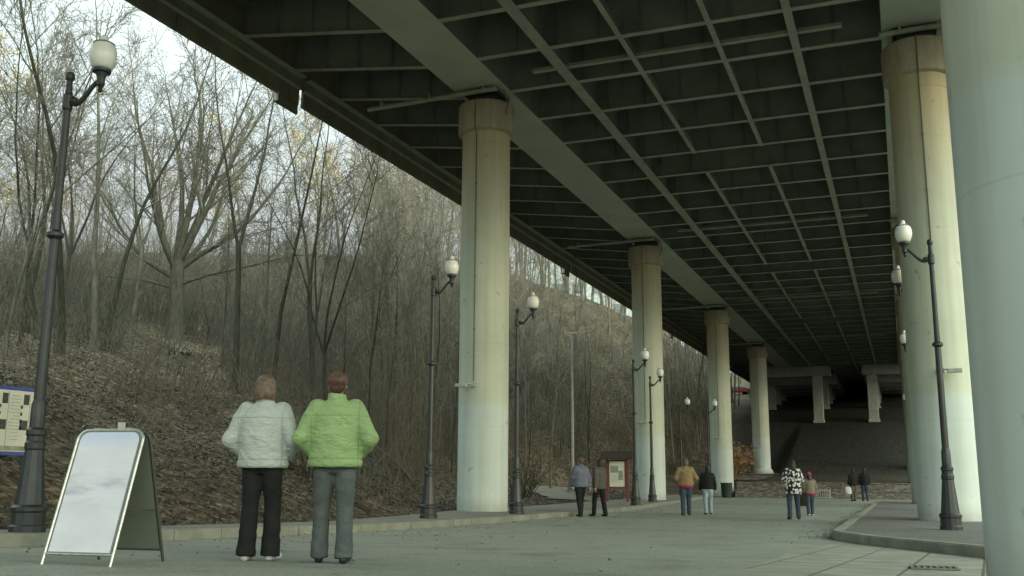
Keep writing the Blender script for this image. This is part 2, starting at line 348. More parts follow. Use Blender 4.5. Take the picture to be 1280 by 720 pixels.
# ------------------------------------------------------------------ mesh builder
class MB:
    def __init__(s): s.v = []; s.f = []; s.m = []
    def add(s, vs, fs, mi=0):
        o = len(s.v); s.v += [tuple(p) for p in vs]
        s.f += [tuple(i+o for i in f) for f in fs]; s.m += [mi]*len(fs)
    def box(s, c, d, mi=0, rz=0, mtx=None):
        x, y, z = (k/2 for k in d)
        vs = [Vector(p) for p in ((-x,-y,-z),(x,-y,-z),(x,y,-z),(-x,y,-z),(-x,-y,z),(x,-y,z),(x,y,z),(-x,y,z))]
        m = Matrix.Translation(c) @ (mtx if mtx is not None else Matrix.Rotation(rz, 4, 'Z'))
        s.add([m @ p for p in vs], [(0,3,2,1),(4,5,6,7),(0,1,5,4),(1,2,6,5),(2,3,7,6),(3,0,4,7)], mi)
    def prism(s, poly, axis, a, b, mi=0):
        n = len(poly)
        def p3(q, t): return {'x': (t, q[0], q[1]), 'y': (q[0], t, q[1]), 'z': (q[0], q[1], t)}[axis]
        vs = [p3(q, a) for q in poly]+[p3(q, b) for q in poly]
        s.add(vs, [tuple(range(n)), tuple(range(2*n-1, n-1, -1))]+[(i, i+n, (i+1) % n+n, (i+1) % n) for i in range(n)], mi)
    def lathe(s, prof, n=24, c=(0, 0, 0), mi=0, cap=True):
        vs = []
        for r, z in prof:
            for k in range(n):
                a = 2*math.pi*k/n; vs.append((c[0]+r*math.cos(a), c[1]+r*math.sin(a), c[2]+z))
        fs = []
        for i in range(len(prof)-1):
            for k in range(n):
                k2 = (k+1) % n; fs.append((i*n+k, i*n+k2, (i+1)*n+k2, (i+1)*n+k))
        if cap:
            fs.append(tuple(range(n-1, -1, -1))); fs.append(tuple((len(prof)-1)*n+k for k in range(n)))
        s.add(vs, fs, mi)
    def tube(s, pts, rad, n=6, mi=0, cap=True):
        pts = [Vector(p) for p in pts]
        if not hasattr(rad, '__len__'): rad = [rad]*len(pts)
        vs = []; u = None
        for i, p in enumerate(pts):
            t = (pts[min(i+1, len(pts)-1)]-pts[max(i-1, 0)])
            t = t.normalized() if t.length > 1e-9 else Vector((0, 0, 1))
            if u is None:
                u = t.orthogonal().normalized()
            else:
                u = (u-t*u.dot(t)); u = u.normalized() if u.length > 1e-6 else t.orthogonal().normalized()
            w = t.cross(u)
            for k in range(n):
                a = 2*math.pi*k/n; vs.append(p+(u*math.cos(a)+w*math.sin(a))*rad[i])
        fs = []
        for i in range(len(pts)-1):
            for k in range(n):
                k2 = (k+1) % n; fs.append((i*n+k, i*n+k2, (i+1)*n+k2, (i+1)*n+k))
        if cap:
            fs.append(tuple(range(n-1, -1, -1))); fs.append(tuple((len(pts)-1)*n+k for k in range(n)))
        s.add(vs, fs, mi)
    def sphere(s, c, r, n=12, m=8, mi=0):
        rx, ry, rz = r if hasattr(r, '__len__') else (r, r, r)
        vs = [(c[0], c[1], c[2]-rz)]
        for j in range(1, m):
            b = -math.pi/2+math.pi*j/m
            for k in range(n):
                a = 2*math.pi*k/n; vs.append((c[0]+rx*math.cos(b)*math.cos(a), c[1]+ry*math.cos(b)*math.sin(a), c[2]+rz*math.sin(b)))
        vs.append((c[0], c[1], c[2]+rz)); L = len(vs)-1
        fs = [(0, 1+(k+1) % n, 1+k) for k in range(n)]
        for j in range(m-2):
            for k in range(n):
                a, b_ = 1+j*n+k, 1+j*n+(k+1) % n; fs.append((a, b_, b_+n, a+n))
        o = 1+(m-2)*n; fs += [(o+k, o+(k+1) % n, L) for k in range(n)]
        s.add(vs, fs, mi)
    def mesh(s, name, mats, smooth=False):
        me = bpy.data.meshes.new(name)
        me.from_pydata(s.v, [], s.f)
        for m in (mats if isinstance(mats, (list, tuple)) else [mats]): me.materials.append(m)
        if any(s.m): me.polygons.foreach_set('material_index', s.m)
        if smooth: me.polygons.foreach_set('use_smooth', [True]*len(me.polygons))
        me.update(); return me
    def build(s, name, mats, parent=None, smooth=False):
        return link(name, s.mesh(name, mats, smooth), parent)
def link(name, me, parent=None, loc=None):
    o = bpy.data.objects.new(name, me); col.objects.link(o)
    if parent: o.parent = parent
    if loc: o.location = loc
    return o
def soft(o, angle=40):
    o.data.polygons.foreach_set('use_smooth', [True]*len(o.data.polygons))
    try: o.data.set_sharp_from_angle(angle=R(angle))
    except Exception: pass
    return o
def bevel(o, w=.01, seg=2):
    m = o.modifiers.new('bevel', 'BEVEL'); m.width = w; m.segments = seg; m.limit_method = 'ANGLE'; return o
def tag(o, label=None, cat=None, group=None, kind=None):
    if label: o['label'] = label
    if cat: o['category'] = cat
    if group: o['group'] = group
    if kind: o['kind'] = kind
    return o
def thing(name, loc, label, cat, group=None, rz=0):
    o = bpy.data.objects.new(name, None); col.objects.link(o); o.empty_display_size = .3
    o.location = loc; o.rotation_euler = (0, 0, rz); return tag(o, label, cat, group)
KIDS = {}
def copy_tree(root, loc, rz=None, label=None, scale=None):
    c = root.copy(); col.objects.link(c); c.location = loc
    if rz is not None: c.rotation_euler = (0, 0, rz)
    if scale: c.scale = scale if hasattr(scale, '__len__') else (scale,)*3
    if label: c['label'] = label
    if root.name not in KIDS: KIDS[root.name] = [(k, [g for g in k.children]) for k in root.children]
    for k, gs in KIDS[root.name]:
        d = k.copy(); col.objects.link(d); d.parent = c
        for g in gs:
            e = g.copy(); col.objects.link(e); e.parent = d
    return c

# ------------------------------------------------------------------ setting: terrain, road, pavement, island
def axis(breaks):
    out = []
    for (a, b, st) in breaks:
        n = max(1, int(round((b-a)/st))); out += [a+(b-a)*i/n for i in range(n)]
    out.append(breaks[-1][1]); return out
xs = axis([(-600, -150, 45), (-150, -60, 6), (-60, -24, 1.2), (-24, -8, .4), (-8, 14, 2.2), (14, 60, 4), (60, 600, 54)])
ys = axis([(-300, -20, 40), (-20, 2, 2), (2, 50, .5), (50, 62, 1), (62, 66, .2), (66, 130, 1.5), (130, 220, 6), (220, 900, 68)])
mb = MB()
mb.v = [(x, y, T(x, y)) for y in ys for x in xs]
nx = len(xs)
mb.f = [(j*nx+i, j*nx+i+1, (j+1)*nx+i+1, (j+1)*nx+i) for j in range(len(ys)-1) for i in range(nx-1)]
mb.m = [0]*len(mb.f)
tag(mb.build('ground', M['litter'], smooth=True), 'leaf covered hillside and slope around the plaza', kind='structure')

yy = axis([(-20, 62.9, 1.0)])
def strip(name, f0, f1, dz, m, y0=-20, y1=62.9, n=8, thick=.0):
    mb = MB(); Y = [y for y in axis([(y0, y1, 1.0)])]
    for y in Y:
        a, b = f0(y), f1(y)
        for i in range(n+1): mb.v.append((a+(b-a)*i/n, y, G(y)+dz))
    w = n+1
    for j in range(len(Y)-1):
        for i in range(n): mb.f.append((j*w+i, j*w+i+1, (j+1)*w+i+1, (j+1)*w+i))
    mb.m = [0]*len(mb.f)
    if thick:
        for j in range(len(Y)-1):
            a, b = Y[j], Y[j+1]
            xa, xb = f0(a), f0(b)
            mb.add([(xa, a, G(a)+dz), (xb, b, G(b)+dz), (xb, b, G(b)+dz-thick), (xa, a, G(a)+dz-thick)], [(0, 1, 2, 3)])
    o = mb.build(name, m, smooth=not thick); return tag(o, kind='structure')
tag(strip('road', lambda y: kerb_x(y), lambda y: 14, 0, M['asphalt']), 'grey asphalt plaza under the overpass')
tag(strip('pavement', lambda y: back_x(y), lambda y: kerb_x(y)-.16, .135, M['pavement'], thick=.3, n=4), 'narrow pavement strip along the hill foot')
# left kerb: blocks with joints
mb = MB(); y = -8.0
kr = random.Random(3)
while y < 62:
    L = 1.0; a, b = y+.006, y+L-.006; j = kr.uniform(-.006, .006)
    xa, xb = kerb_x(a)+j, kerb_x(b)+j
    ga, gb = G(a), G(b); h = .14
    ch = .02
    vs = []
    for (x, yy_, g) in ((xa, a, ga), (xb, b, gb)):
        vs += [(x, yy_, g-.1), (x, yy_, g+h-ch), (x-ch, yy_, g+h), (x-.16, yy_, g+h), (x-.16, yy_, g-.1)]
    mb.add(vs, [(0, 5, 6, 1), (1, 6, 7, 2), (2, 7, 8, 3), (3, 8, 9, 4), (0, 1, 2, 3, 4), (9, 8, 7, 6, 5)])
    y += L
tag(mb.build('kerb', M['kerb']), 'pale stone kerb along the left pavement', kind='structure')
# island on the right
def arc(cx, cy, r, a0, a1, n):
    return [(cx+r*math.cos(R(a0+(a1-a0)*i/n)), cy+r*math.sin(R(a0+(a1-a0)*i/n))) for i in range(n+1)]
outline = [(-1.36, 53.2), (-1.36, 45), (-1.35, 38), (-1.34, 32), (-1.33, 28), (-1.32, 24), (-1.3, 21), (-1.28, 19.3)]
outline += [(-1.24, 18.75), (-1.13, 18.35), (-.95, 17.85), (-.6, 16.9), (-.12, 15.7), (.43, 14.4), (.95, 13.2), (1.6, 11.9), (2.4, 10.7), (3.6, 9.5), (5.5, 8.4), (8, 7.8), (13.9, 7.4)]
def inset(poly, d):
    out = []
    for i, p in enumerate(poly):
        a = Vector(poly[max(0, i-1)]); b = Vector(poly[min(len(poly)-1, i+1)]); t = (b-a).normalized(); out.append((p[0]-t.y*d*1, p[1]+t.x*d))
    return out
inn = inset(outline, .2)
mb = MB()
for i in range(len(outline)-1):
    a, b, c, d = outline[i], outline[i+1], inn[i+1], inn[i]
    P = lambda q, dz: (q[0], q[1], G(q[1])+dz)
    k = .025
    o2 = inset(outline, k)
    e, f = o2[i], o2[i+1]
    mb.add([P(a, -.08), P(b, -.08), P(b, .15-k), P(a, .15-k), P(e, .15), P(f, .15), P(c, .15), P(d, .15), P(c, .0), P(d, .0)],
           [(0, 1, 2, 3), (3, 2, 5, 4), (4, 5, 6, 7), (7, 6, 8, 9)])
tag(mb.build('island_kerb', M['kerb_dark']), 'stone kerb around the raised island', kind='structure')
mb = MB()
pts = [(p[0], p[1]) for p in inn]
for i in range(len(pts)-1):
    a, b = pts[i], pts[i+1]
    n = 6
    for j in range(n):
        def Q(p, t): x = p[0]+(14-p[0])*t; return (x, p[1], G(p[1])+.138)
        mb.add([Q(a, j/n), Q(b, j/n), Q(b, (j+1)/n), Q(a, (j+1)/n)], [(0, 1, 2, 3)])
tag(mb.build('island_surface', M['island']), 'dark gravelly surface of the raised island', kind='structure')
# paving in front of the island
mb = MB(); Y = axis([(2, 16.8, .6)])
def pave_r(y): return lerp(-y, [-q[1] for q in outline], [q[0] for q in outline])
for j in range(len(Y)-1):
    a, b = Y[j], Y[j+1]
    la, lb = lerp(a, (2, 14, 16.8), (-1.45, -1.4, -1.12)), lerp(b, (2, 14, 16.8), (-1.45, -1.4, -1.12))
    ra = max(la+.02, pave_r(a)+.05) if a > 7.4 else 14; rb = max(lb+.02, pave_r(b)+.05) if b > 7.4 else 14
    n = 6
    for i in range(n):
        mb.add([(la+(ra-la)*i/n, a, G(a)+.006), (la+(ra-la)*(i+1)/n, a, G(a)+.006), (lb+(rb-lb)*(i+1)/n, b, G(b)+.006), (lb+(rb-lb)*i/n, b, G(b)+.006)], [(0, 1, 2, 3)])
tag(mb.build('paving', M['slab']), 'large pale slabs in front of the island', kind='structure')
# dirt path climbing from the pavement
def ribbon(name, pts, w, m, dz=.05, lab=None):
    mb = MB(); P = []
    for i in range(len(pts)-1):
        for k in range(6): P.append(Vector(pts[i]).lerp(Vector(pts[i+1]), k/6))
    P.append(Vector(pts[-1]))
    for i, p in enumerate(P):
        t = (P[min(i+1, len(P)-1)]-P[max(i-1, 0)]).normalized(); nn = Vector((-t.y, t.x))
        for s in (-1, -.33, .33, 1):
            q = p+nn*w*s/2*(1+.12*math.sin(i*1.3+s)); mb.v.append((q.x, q.y, T(q.x, q.y)+dz))
    for i in range(len(P)-1):
        for k in range(3): mb.f.append((i*4+k, i*4+k+1, (i+1)*4+k+1, (i+1)*4+k))
    mb.m = [0]*len(mb.f); return tag(mb.build(name, m, smooth=True), lab, kind='structure')
PATH = [(-13.5, 42.4), (-15.4, 46.5), (-18.0, 51.5), (-20.4, 57.0), (-21.2, 62.0)]
ribbon('path', PATH, 2.4, M['path'], .05, 'worn pale path leaving the pavement along the hill foot')
ribbon('path_edge', [(p[0]+1.25, p[1]+.5) for p in PATH],   .18, M['kerb'], .08, 'pale stone edging on the right of the path')
def path_d(x, y):
    best = 99
    for k in range(len(PATH)-1):
        a, b = Vector(PATH[k]), Vector(PATH[k+1]); d = b-a; p = Vector((x, y))
        t = min(1, max(0, (p-a).dot(d)/d.length_squared)); best = min(best, (p-a-d*t).length)
    return best

# ------------------------------------------------------------------ overpass
ZB = 13.17; XL, XR = -11.605, 1.018; BW = .83; S1Y, SPAN = 27.24, 20.993; BAY = SPAN/8; ZD = 14.85; XE = -17.3; XE2 = 6.72
Y0, Y1 = -12.0, 165.0
ov = thing('overpass', (0, 0, 0), 'long steel overpass deck with two box girders carried on pale columns', 'overpass')
for X, nm in ((XL, 'box_girder'), (XR, 'box_girder')):
    mb = MB()
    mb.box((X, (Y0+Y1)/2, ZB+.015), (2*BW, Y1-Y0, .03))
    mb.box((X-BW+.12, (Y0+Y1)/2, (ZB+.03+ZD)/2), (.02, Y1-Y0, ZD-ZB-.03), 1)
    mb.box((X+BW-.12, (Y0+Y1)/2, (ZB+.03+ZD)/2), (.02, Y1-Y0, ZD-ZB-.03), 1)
    k = -2
    while S1Y+k*SPAN < 120:       # splice plates under the girder
        for off in (.28, .75):
            mb.box((X, S1Y+(k+off)*SPAN, ZB-.006), (2*BW-.1, .5, .012))
        k += 1
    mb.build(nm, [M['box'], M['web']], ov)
mb = MB(); mb.box(((XE+XE2)/2, (Y0+Y1)/2, ZD+.15), (XE2-XE-.02, Y1-Y0, .3)); mb.build('deck_plate', M['deckplate'], ov)
K0, K1 = -14, 40
def ibeam(mb, x0, x1, y, zb0, zb1, fw=.2):
    L = [(x0, zb0), (x1, zb1)]
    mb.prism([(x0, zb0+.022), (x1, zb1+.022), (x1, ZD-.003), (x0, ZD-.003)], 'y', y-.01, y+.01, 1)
    mb.prism([(x0, zb0), (x1, zb1), (x1, zb1+.022), (x0, zb0+.022)], 'y', y-fw/2, y+fw/2, 0)
    n = int(abs(x1-x0)/1.1)
    for i in range(1, n):
        x = x0+(x1-x0)*i/n; z = zb0+(zb1-zb0)*i/n
        mb.box((x, y-.062, (z+.03+ZD)/2), (.014, .10, ZD-z-.04), 1)
for k in range(K0, K1+1):
    y = S1Y+k*BAY
    mb = MB(); ibeam(mb, XL+BW+.002, XR-BW-.002, y, ZB+.004, ZB+.004); mb.build('cross_beam', [M['flange'], M['web']], ov)
    mb = MB(); ibeam(mb, XE+.3, XL-BW-.002, y, ZB+.60, ZB+.004); mb.build('bracket', [M['flange'], M['web']], ov)
def stringer(X, ya, yb, fw, dep):
    mb = MB()
    mb.box((X, (ya+yb)/2, ZB-.012), (fw, yb-ya, .022)); mb.box((X, (ya+yb)/2, ZB+.002+dep/2), (.016, yb-ya, dep-.003), 1)
    mb.build('stringer', [M['flange'], M['web']], ov)
stringer(-8.70, Y0, 128, .34, 1.2)
stringer(-2.06, Y0, 128, .22, .9)
for X in (-6.52, -4.08):
    ya = S1Y-13*BAY
    k = -13
    for s in range(-2, 6):
        a, b = S1Y+(8*s+4)*BAY-.1, S1Y+(8*s+11)*BAY+.1
        if b < Y0 or a > 125: continue
        stringer(X, max(a, Y0), b, .15, .35)
# edge: fascia panels with expansion gaps, lip flange and hanging cover boxes
gaps = (25.3, 53.3, 81.3, 109.3)
edges = [Y0]
for g in gaps: edges += [g-.12, g+.12]
edges.append(Y1)
for i in range(0, len(edges), 2):
    a, b = edges[i], edges[i+1]
    mb = MB()
    yk = a
    while yk < b-.05:
        ye = min(b, S1Y+(math.floor((yk-S1Y+.02)/BAY)+1)*BAY)
        mb.box((XE, (yk+ye)/2, (12.87+15.75)/2), (.12, ye-yk-.025, 15.75-12.87)); yk = ye
    mb.box((XE+.03, (a+b)/2, 14.4), (.03, b-a-.03, 2.4))
    bevel(mb.build('fascia_panel', M['fascia'], ov), .012)
    mb = MB(); mb.box((XE+.19, (a+b)/2, 13.765), (.24, b-a-.02, .025)); mb.box((XE+.075, (a+b)/2, 13.4), (.03, b-a-.04, .1)); mb.build('edge_flange', M['flange'], ov)
for g in gaps:
    mb = MB(); mb.box((XE, g, 14.6), (.08, .3, 2.28)); mb.build('joint_filler', M['fascia'], ov)
    mb = MB()
    mb.box((XE-.10, g-.62, 13.02), (.07, 1.25, .84)); mb.box((XE-.02, g-1.24, 12.82), (.14, .05, .4), 1)  # pale end plate: light on the end face put into its colour
    bevel(mb.build('joint_cover', [M['fascia'], M['pale_wall']], ov), .008)
mb = MB(); mb.box((XE2, (Y0+Y1)/2, 14.4), (.12, Y1-Y0, 2.7)); mb.build('fascia_panel', M['fascia'], ov)
# rails and drain pipes at each pier line
for k in range(0, 5):
    y = S1Y+k*SPAN
    mb = MB(); mb.box(((-9.68-.8)/2, y-1.0, ZB+.12), (8.88, .17, .1)); mb.build('inspection_rail', M['flange'], ov)
    for xa, xb in ((-15.6, -10.95), (.12, 4.5)):
        mb = MB(); mb.tube([(xa, y-.55, ZB-.14), (xb, y-.75, ZB-.14)], .075, 10)
        for t in (.12, .5, .9): mb.box((xa+(xb-xa)*t, y-.6-.1*t, ZB-.06), (.05, .2, .14))
        mb.build('drain_pipe', M['flange'], ov)
    mb = MB(); mb.tube([(-10.95, y-.75, ZB-.1), (-10.72, y-.8, ZB-.25), (-10.6, y-.7, ZB-.62), (-10.72, y-.55, ZB-.95)], .022, 6); mb.build('cable', M['conduit'], ov)

def column(x, y, zbase, label, plinth=False, light=True):
    t = thing('concrete_column', (x, y, zbase), label, 'column', 'columns under the overpass')
    H = ZB-zbase
    zc0, zc1 = 11.76-zbase, 12.72-zbase          # cap ring
    mb = MB(); N = 64
    prof = [(.752, -.15), (.752, 0.0), (.75, .02)]
    z = 1.0
    while z < zc0-.45: prof.append((.75, z)); z += 1.0
    prof += [(.75, zc0-.40), (.738, zc0-.395), (.738, zc0-.375), (.75, zc0-.37), (.75, zc0+.02)]
    mb.lathe(prof, N); o = soft(mb.build('shaft', M['column'], t), 30)
    # paint joint rings on the shaft
    mb = MB(); mb.lathe([(.76, zc0), (.865, zc0+.05), (.885, zc0+.11), (.885, zc1-.05), (.87, zc1), (.74, zc1+.01)], N); cap = soft(mb.build('cap', M['cap'], t), 35)
    mb = MB(); mb.lathe([(.70, zc1), (.70, zc1+.12)], 32); mb.box((0, 0, zc1+.2), (.9, .9, .17)); mb.box((0, 0, H-.07), (1.1, 1.1, .13))
    mb.box((0, 0, (zc1+.28+H-.13)/2), (.55, .55, H-.13-zc1-.28+.02)); mb.build('bearing', M['bearing'], t)
    # conduit on the side facing the road end, with a small floodlight
    ang = -math.pi/2; fs = -1 if x < -5 else 1
    def on(r, z): return (r*math.cos(ang), r*math.sin(ang), z)
    zf = 3.95-zbase
    mb = MB(); mb.tube([on(.775, zf+.05), on(.775, zc0-.02), on(.90, zc0+.03), on(.905, zc1-.02), on(.8, zc1+.05)], .018, 6)
    for z in (zf+1.6, zf+3.2, zf+4.6, zf+6.1): mb.box(on(.77, z), (.05, .05, .04), rz=ang)
    cd = mb.build('conduit', M['conduit'], t)
    mb = MB()
    mb.box(on(.80, zf-.05), (.10, .16, .14), rz=ang)
    mb.tube([on(.82, zf-.02), (fs*.2, -.95, zf-.05)], .02, 6)
    c = (fs*.30, -.98, zf-.08)
    mb.box(c, (.16, .34, .10), rz=ang)
    bevel(mb.build('floodlight', [M['fixture'], M['conduit']], t), .01)
    if plinth:
        mb = MB(); mb.lathe([(1.05, -.1), (1.0, .1), (.78, .42)], N); soft(mb.build('footing', M['column'], t), 40)
    return t
PV = .135
column(XL, S1Y, G(S1Y)+PV, 'largest pale column on the left pavement, left of the kiosk')
column(XL, S1Y+SPAN, G(48)+PV, 'second left column, just right of the red brown kiosk')
column(XL, S1Y+2*SPAN, .02, 'third left column with a green bin at its foot')
column(XL, S1Y+3*SPAN, 1.55, 'farthest left column on a stone block above the terraced wall', True)
column(1.18, 6.8, G(6)+.0, 'massive nearest column cut off by the right edge of the photo')
column(XR, S1Y, G(S1Y)+.138, 'thick right column standing on the island behind a lamp')
column(XR, S1Y+SPAN, G(48)+.138, 'right column mostly hidden behind the thick island column')
column(XR, S1Y+2*SPAN, .6, 'slim sliver of a right column beyond the island')
column(XR, S1Y+3*SPAN, 1.55, 'far right column on a rough stone block', True)

# portal piers up the slope
def portal(x0, x1, cols, y, label, group):
    zt = ZB-.02
    t = thing('portal_pier', ((x0+x1)/2, y, T((x0+x1)/2, y)), label, 'portal pier', group)
    ox, oz = t.location.x, t.location.z
    mb = MB(); mb.box(((x0+x1)/2-ox, 0, zt-oz-.55), (x1-x0, 1.2, 1.1)); bevel(mb.build('cap_beam', M['portal'], t), .03)
    for x in cols:
        g = T(x, y)-oz
        mb = MB(); mb.box((x-ox, 0, (g-.4+zt-oz-1.1)/2), (1.0, 1.0, zt-oz-1.1-g+.4)); mb.box((x-ox, 0, g+.05), (1.16, 1.16, .3)); bevel(mb.build('pier_column', M['portal'], t), .04)
M['portal'] = mat('portal_concrete', (.40, .42, .36), (.30, .32, .27), scale=1.2)
for i, y in enumerate((112, 122, 128, 134, 140)):
    portal(-15.3, -6.7, (-14.3, -8.15), y, ['front left concrete portal pier standing on the slope', 'concrete portal piers lined up behind the front left one'][min(i, 1)], 'left portal piers on the slope')
    portal(-3.5, 4.4, (-2.55, 3.2), y, ['front right concrete portal pier standing on the slope', 'concrete portal piers lined up behind the front right one'][min(i, 1)], 'right portal piers on the slope')
mb = MB(); mb.box((-5.3, 152, 14), (36, 1.2, 6)); tag(mb.build('abutment_wall', M['fascia']), 'dark abutment wall closing the far end of the overpass', 'wall')

# ------------------------------------------------------------------ stone terraces, low railing, bin, bush
mb = MB(); mb.box((0, 63.1, .12), (19.6, .4, .62)); mb.box((0, 63.12, .45), (19.7, .5, .07))
bevel(tag(mb.build('stone_wall', M['stone']), 'lower rough stone wall of the terrace behind the far walkers', 'wall', 'terrace walls'), .02)
mb = MB(); mb.box((0, 65.1, .6), (20, .4, .56)); mb.box((0, 65.12, .91), (20.1, .5, .07))
bevel(tag(mb.build('stone_wall', M['stone']), 'upper rough stone wall of the terrace behind the lower wall', 'wall', 'terrace walls'), .02)
for x, lab in ((XL, 'stone block under the farthest left column'), (XR, 'stone block under the far right column')):
    mb = MB(); mb.box((x, S1Y+3*SPAN-.3, 1.1), (4.4, 3.2, .86)); mb.box((x, S1Y+3*SPAN-.3, 1.5), (4.55, 3.35, .07))
    bevel(tag(mb.build('stone_plinth', M['stone']), lab, 'plinth'), .03)
t = thing('low_railing', (-5.2, 62.3, 0), 'low pale metal railing in front of the stone wall', 'railing')
mb = MB(); mb.box((0, 0, .50), (2.1, .05, .05)); mb.box((0, 0, .08), (2.1, .04, .04)); mb.build('rail', M['rail'], t)
mb = MB()
for i in range(17): mb.box((-1.02+i*2.04/16, 0, .28), (.035, .03, .40))
mb.build('baluster', M['rail'], t)['kind'] = 'stuff'
for x in (-1.07, 1.07):
    mb = MB(); mb.box((x, 0, .28), (.06, .06, .6)); mb.build('post', M['rail'], t)
t = thing('litter_bin', (-10.2, 62.2, G(62)+.0), 'dark green litter bin at the foot of the third left column', 'bin')
mb = MB(); mb.lathe([(.30, .05), (.36, .85), (.38, .86), (.38, .9), (.33, .9), (.31, .5)], 16); soft(mb.build('drum', M['bin'], t), 40)
mb = MB(); mb.lathe([(.24, 0), (.24, .08)], 12); mb.build('foot', M['bin'], t)
SKYK = 1.0
HERO_LIST = [
    ('n1', -30.3, 27.3, 60, 1.0, 'slender forked tree farthest left behind the nearest lamp'),
    ('n3', -27.3, 25.2, 200, 1.05, 'thin many stemmed tree left of the nearest lamp'),
    ('n0', -24.1, 23.1, 25, 1.05, 'slender tree leaning right just behind the nearest lamp pole'),
    ('n2', -25.2, 25.6, 100, 1.0, 'straight tree rising right of the nearest lamp globe'),
    ('m2', -31.2, 33.6, 10, 1.0, 'forked tree between the nearest lamp and the big old tree'),
    ('s0', -28.6, 36.6, 30, 1.25, 'two thin dark stems right below the big old tree'),
    ('m1', -29.3, 40.6, 300, .95, 'thin tree just right of the big old tree'),
    ('n1', -26.0, 39.9, 340, .85, 'dark forked tree above the lime green jacket'),
    ('m3', -21.6, 39.9, 15, 1.0, 'thin tree leaning right towards the first column lamp'),
    ('n3', -25.7, 44.3, 10, .95, 'many stemmed tree left of the lamp at the first column'),
    ('m0', -20.0, 57.6, 0, 1.0, 'dark trunk right of the lamp at the first column'),
    ('a0', -36.5, 30.5, 0, 1.15, 'tall tree with pale yellow leaves at the top left corner'),
    ('a0', -42.5, 57.0, 80, .95, 'tree with golden leaves above the lime green jacket'),
]

# ------------------------------------------------------------------ street lamps
def make_lamp():
    t = thing('street_lamp', (0, 0, 0), 'lamp', 'street lamp', 'old style street lamps along the plaza')
    mb = MB()
    prof = [(.20, 0), (.20, .07), (.185, .09), (.185, .22), (.20, .24), (.20, .28), (.165, .31), (.155, .40), (.105, .92), (.115, .94), (.115, 1.0), (.10, 1.03), (.10, 1.08), (.112, 1.10), (.112, 1.15), (.085, 1.18), (.082, 1.45), (.066, 1.5)]
    mb.lathe(prof, 12); soft(mb.build('base', M['lamp_iron'], t), 25)
    mb = MB(); mb.lathe([(.064, 1.5), (.058, 3.4), (.056, 3.42), (.10, 3.46), (.10, 3.5), (.05, 3.54), (.044, 5.05), (.062, 5.08), (.062, 5.25), (.044, 5.28), (.036, 5.44), (.05, 5.46), (.058, 5.5), (.05, 5.545), (.015, 5.565)], 14)
    soft(mb.build('pole', M['lamp_iron'], t), 25)
    P = []
    for i in range(15):
        s = i/14; P.append((.05+.42*s, 0, 5.16+.24*sstep(.1, 1, s)-.05*math.sin(math.pi*s)*(1-s)*1.5))
    mb = MB(); mb.tube(P, [.036-.010*(i/14) for i in range(15)], 8); mb.sphere((.10, 0, 5.17), .05)
    soft(mb.build('arm', M['lamp_iron'], t), 40)
    mb = MB(); mb.lathe([(.012, 5.24), (.03, 5.27), (.02, 5.30), (.05, 5.34), (.045, 5.42), (.075, 5.49), (.11, 5.50), (.112, 5.535), (.10, 5.54)], 18, (.47, 0, 0)); gh = soft(mb.build('globe_holder', M['lamp_iron'], t), 30)
    mb = MB(); mb.lathe([(.095, 5.54), (.125, 5.57), (.15, 5.63), (.163, 5.70), (.160, 5.77), (.145, 5.83), (.118, 5.87), (.08, 5.90), (.05, 5.915), (.043, 5.94), (.045, 5.965), (.02, 5.99)], 24, (.47, 0, 0)); soft(mb.build('globe', M['globe'], t), 60)
    mb = MB(); mb.lathe([(.121, 5.862), (.127, 5.866), (.127, 5.876), (.117, 5.88)], 24, (.47, 0, 0), cap=False); mb.build('globe_band', M['lamp_iron'], t)
    return t
lamps = [(-9.66, 9.0, 0, 1.035, 'nearest street lamp at far left beside the info board'),
         (-10.1, 20.6, 0, 1, 'street lamp standing just left of the largest left column'),
         (-9.82, 25.4, 0, 1, 'street lamp standing just right of the largest left column'),
         (-9.66, 37.7, 0, 1, 'street lamp by the red brown kiosk before the second left column'),
         (-10.55, 44.2, 0, 1, 'street lamp half hidden behind the right side of the second left column'),
         (-12.6, 60.5, 0, 1, 'small far street lamp among the trees left of the third column'),
         (-11.25, 62.3, 0, 1, 'small far street lamp in front of the third left column'),
         (.78, 20.9, 180, 1.02, 'street lamp on the raised island before the thick right column'),
         (.74, 28.7, 180, 1.14, 'lamp globe peeking out at mid height from the thick right column edge'),
         (.80, 36.0, 180, 1, 'lower lamp globe at the left edge of the thick right column'),
         (.85, 60.5, 180, 1, 'tiny far lamp globe low beside the right columns')]
lp = make_lamp()
for i, (x, y, a, s, lab) in enumerate(lamps):
    z = G(y)+(.134 if y < 55 else 0)
    if i == 0: lp.location = (x, y, z); lp['label'] = lab; lp.rotation_euler.z = R(a); lp.scale = (s, s, s)
    else: copy_tree(lp, (x, y, z), R(a), lab, s if s != 1 else 1.012)
lp.rotation_euler.z = R(4)
# tall plain pole on the far slope
pz = T(-19.0, 58.8)
t = thing('light_pole', (-19.0, 58.8, pz), 'tall thin pale pole standing in the wood between the first two columns', 'light pole')
ht = 10.1-pz
mb = MB(); mb.lathe([(.09, -.2), (.085, ht*.5), (.055, ht)], 10); soft(mb.build('pole', M['pole_grey'], t))
mb = MB(); mb.box((.12, 0, ht+.03), (.42, .2, .1)); bevel(mb.build('lamp_head', M['fixture'], t), .02)

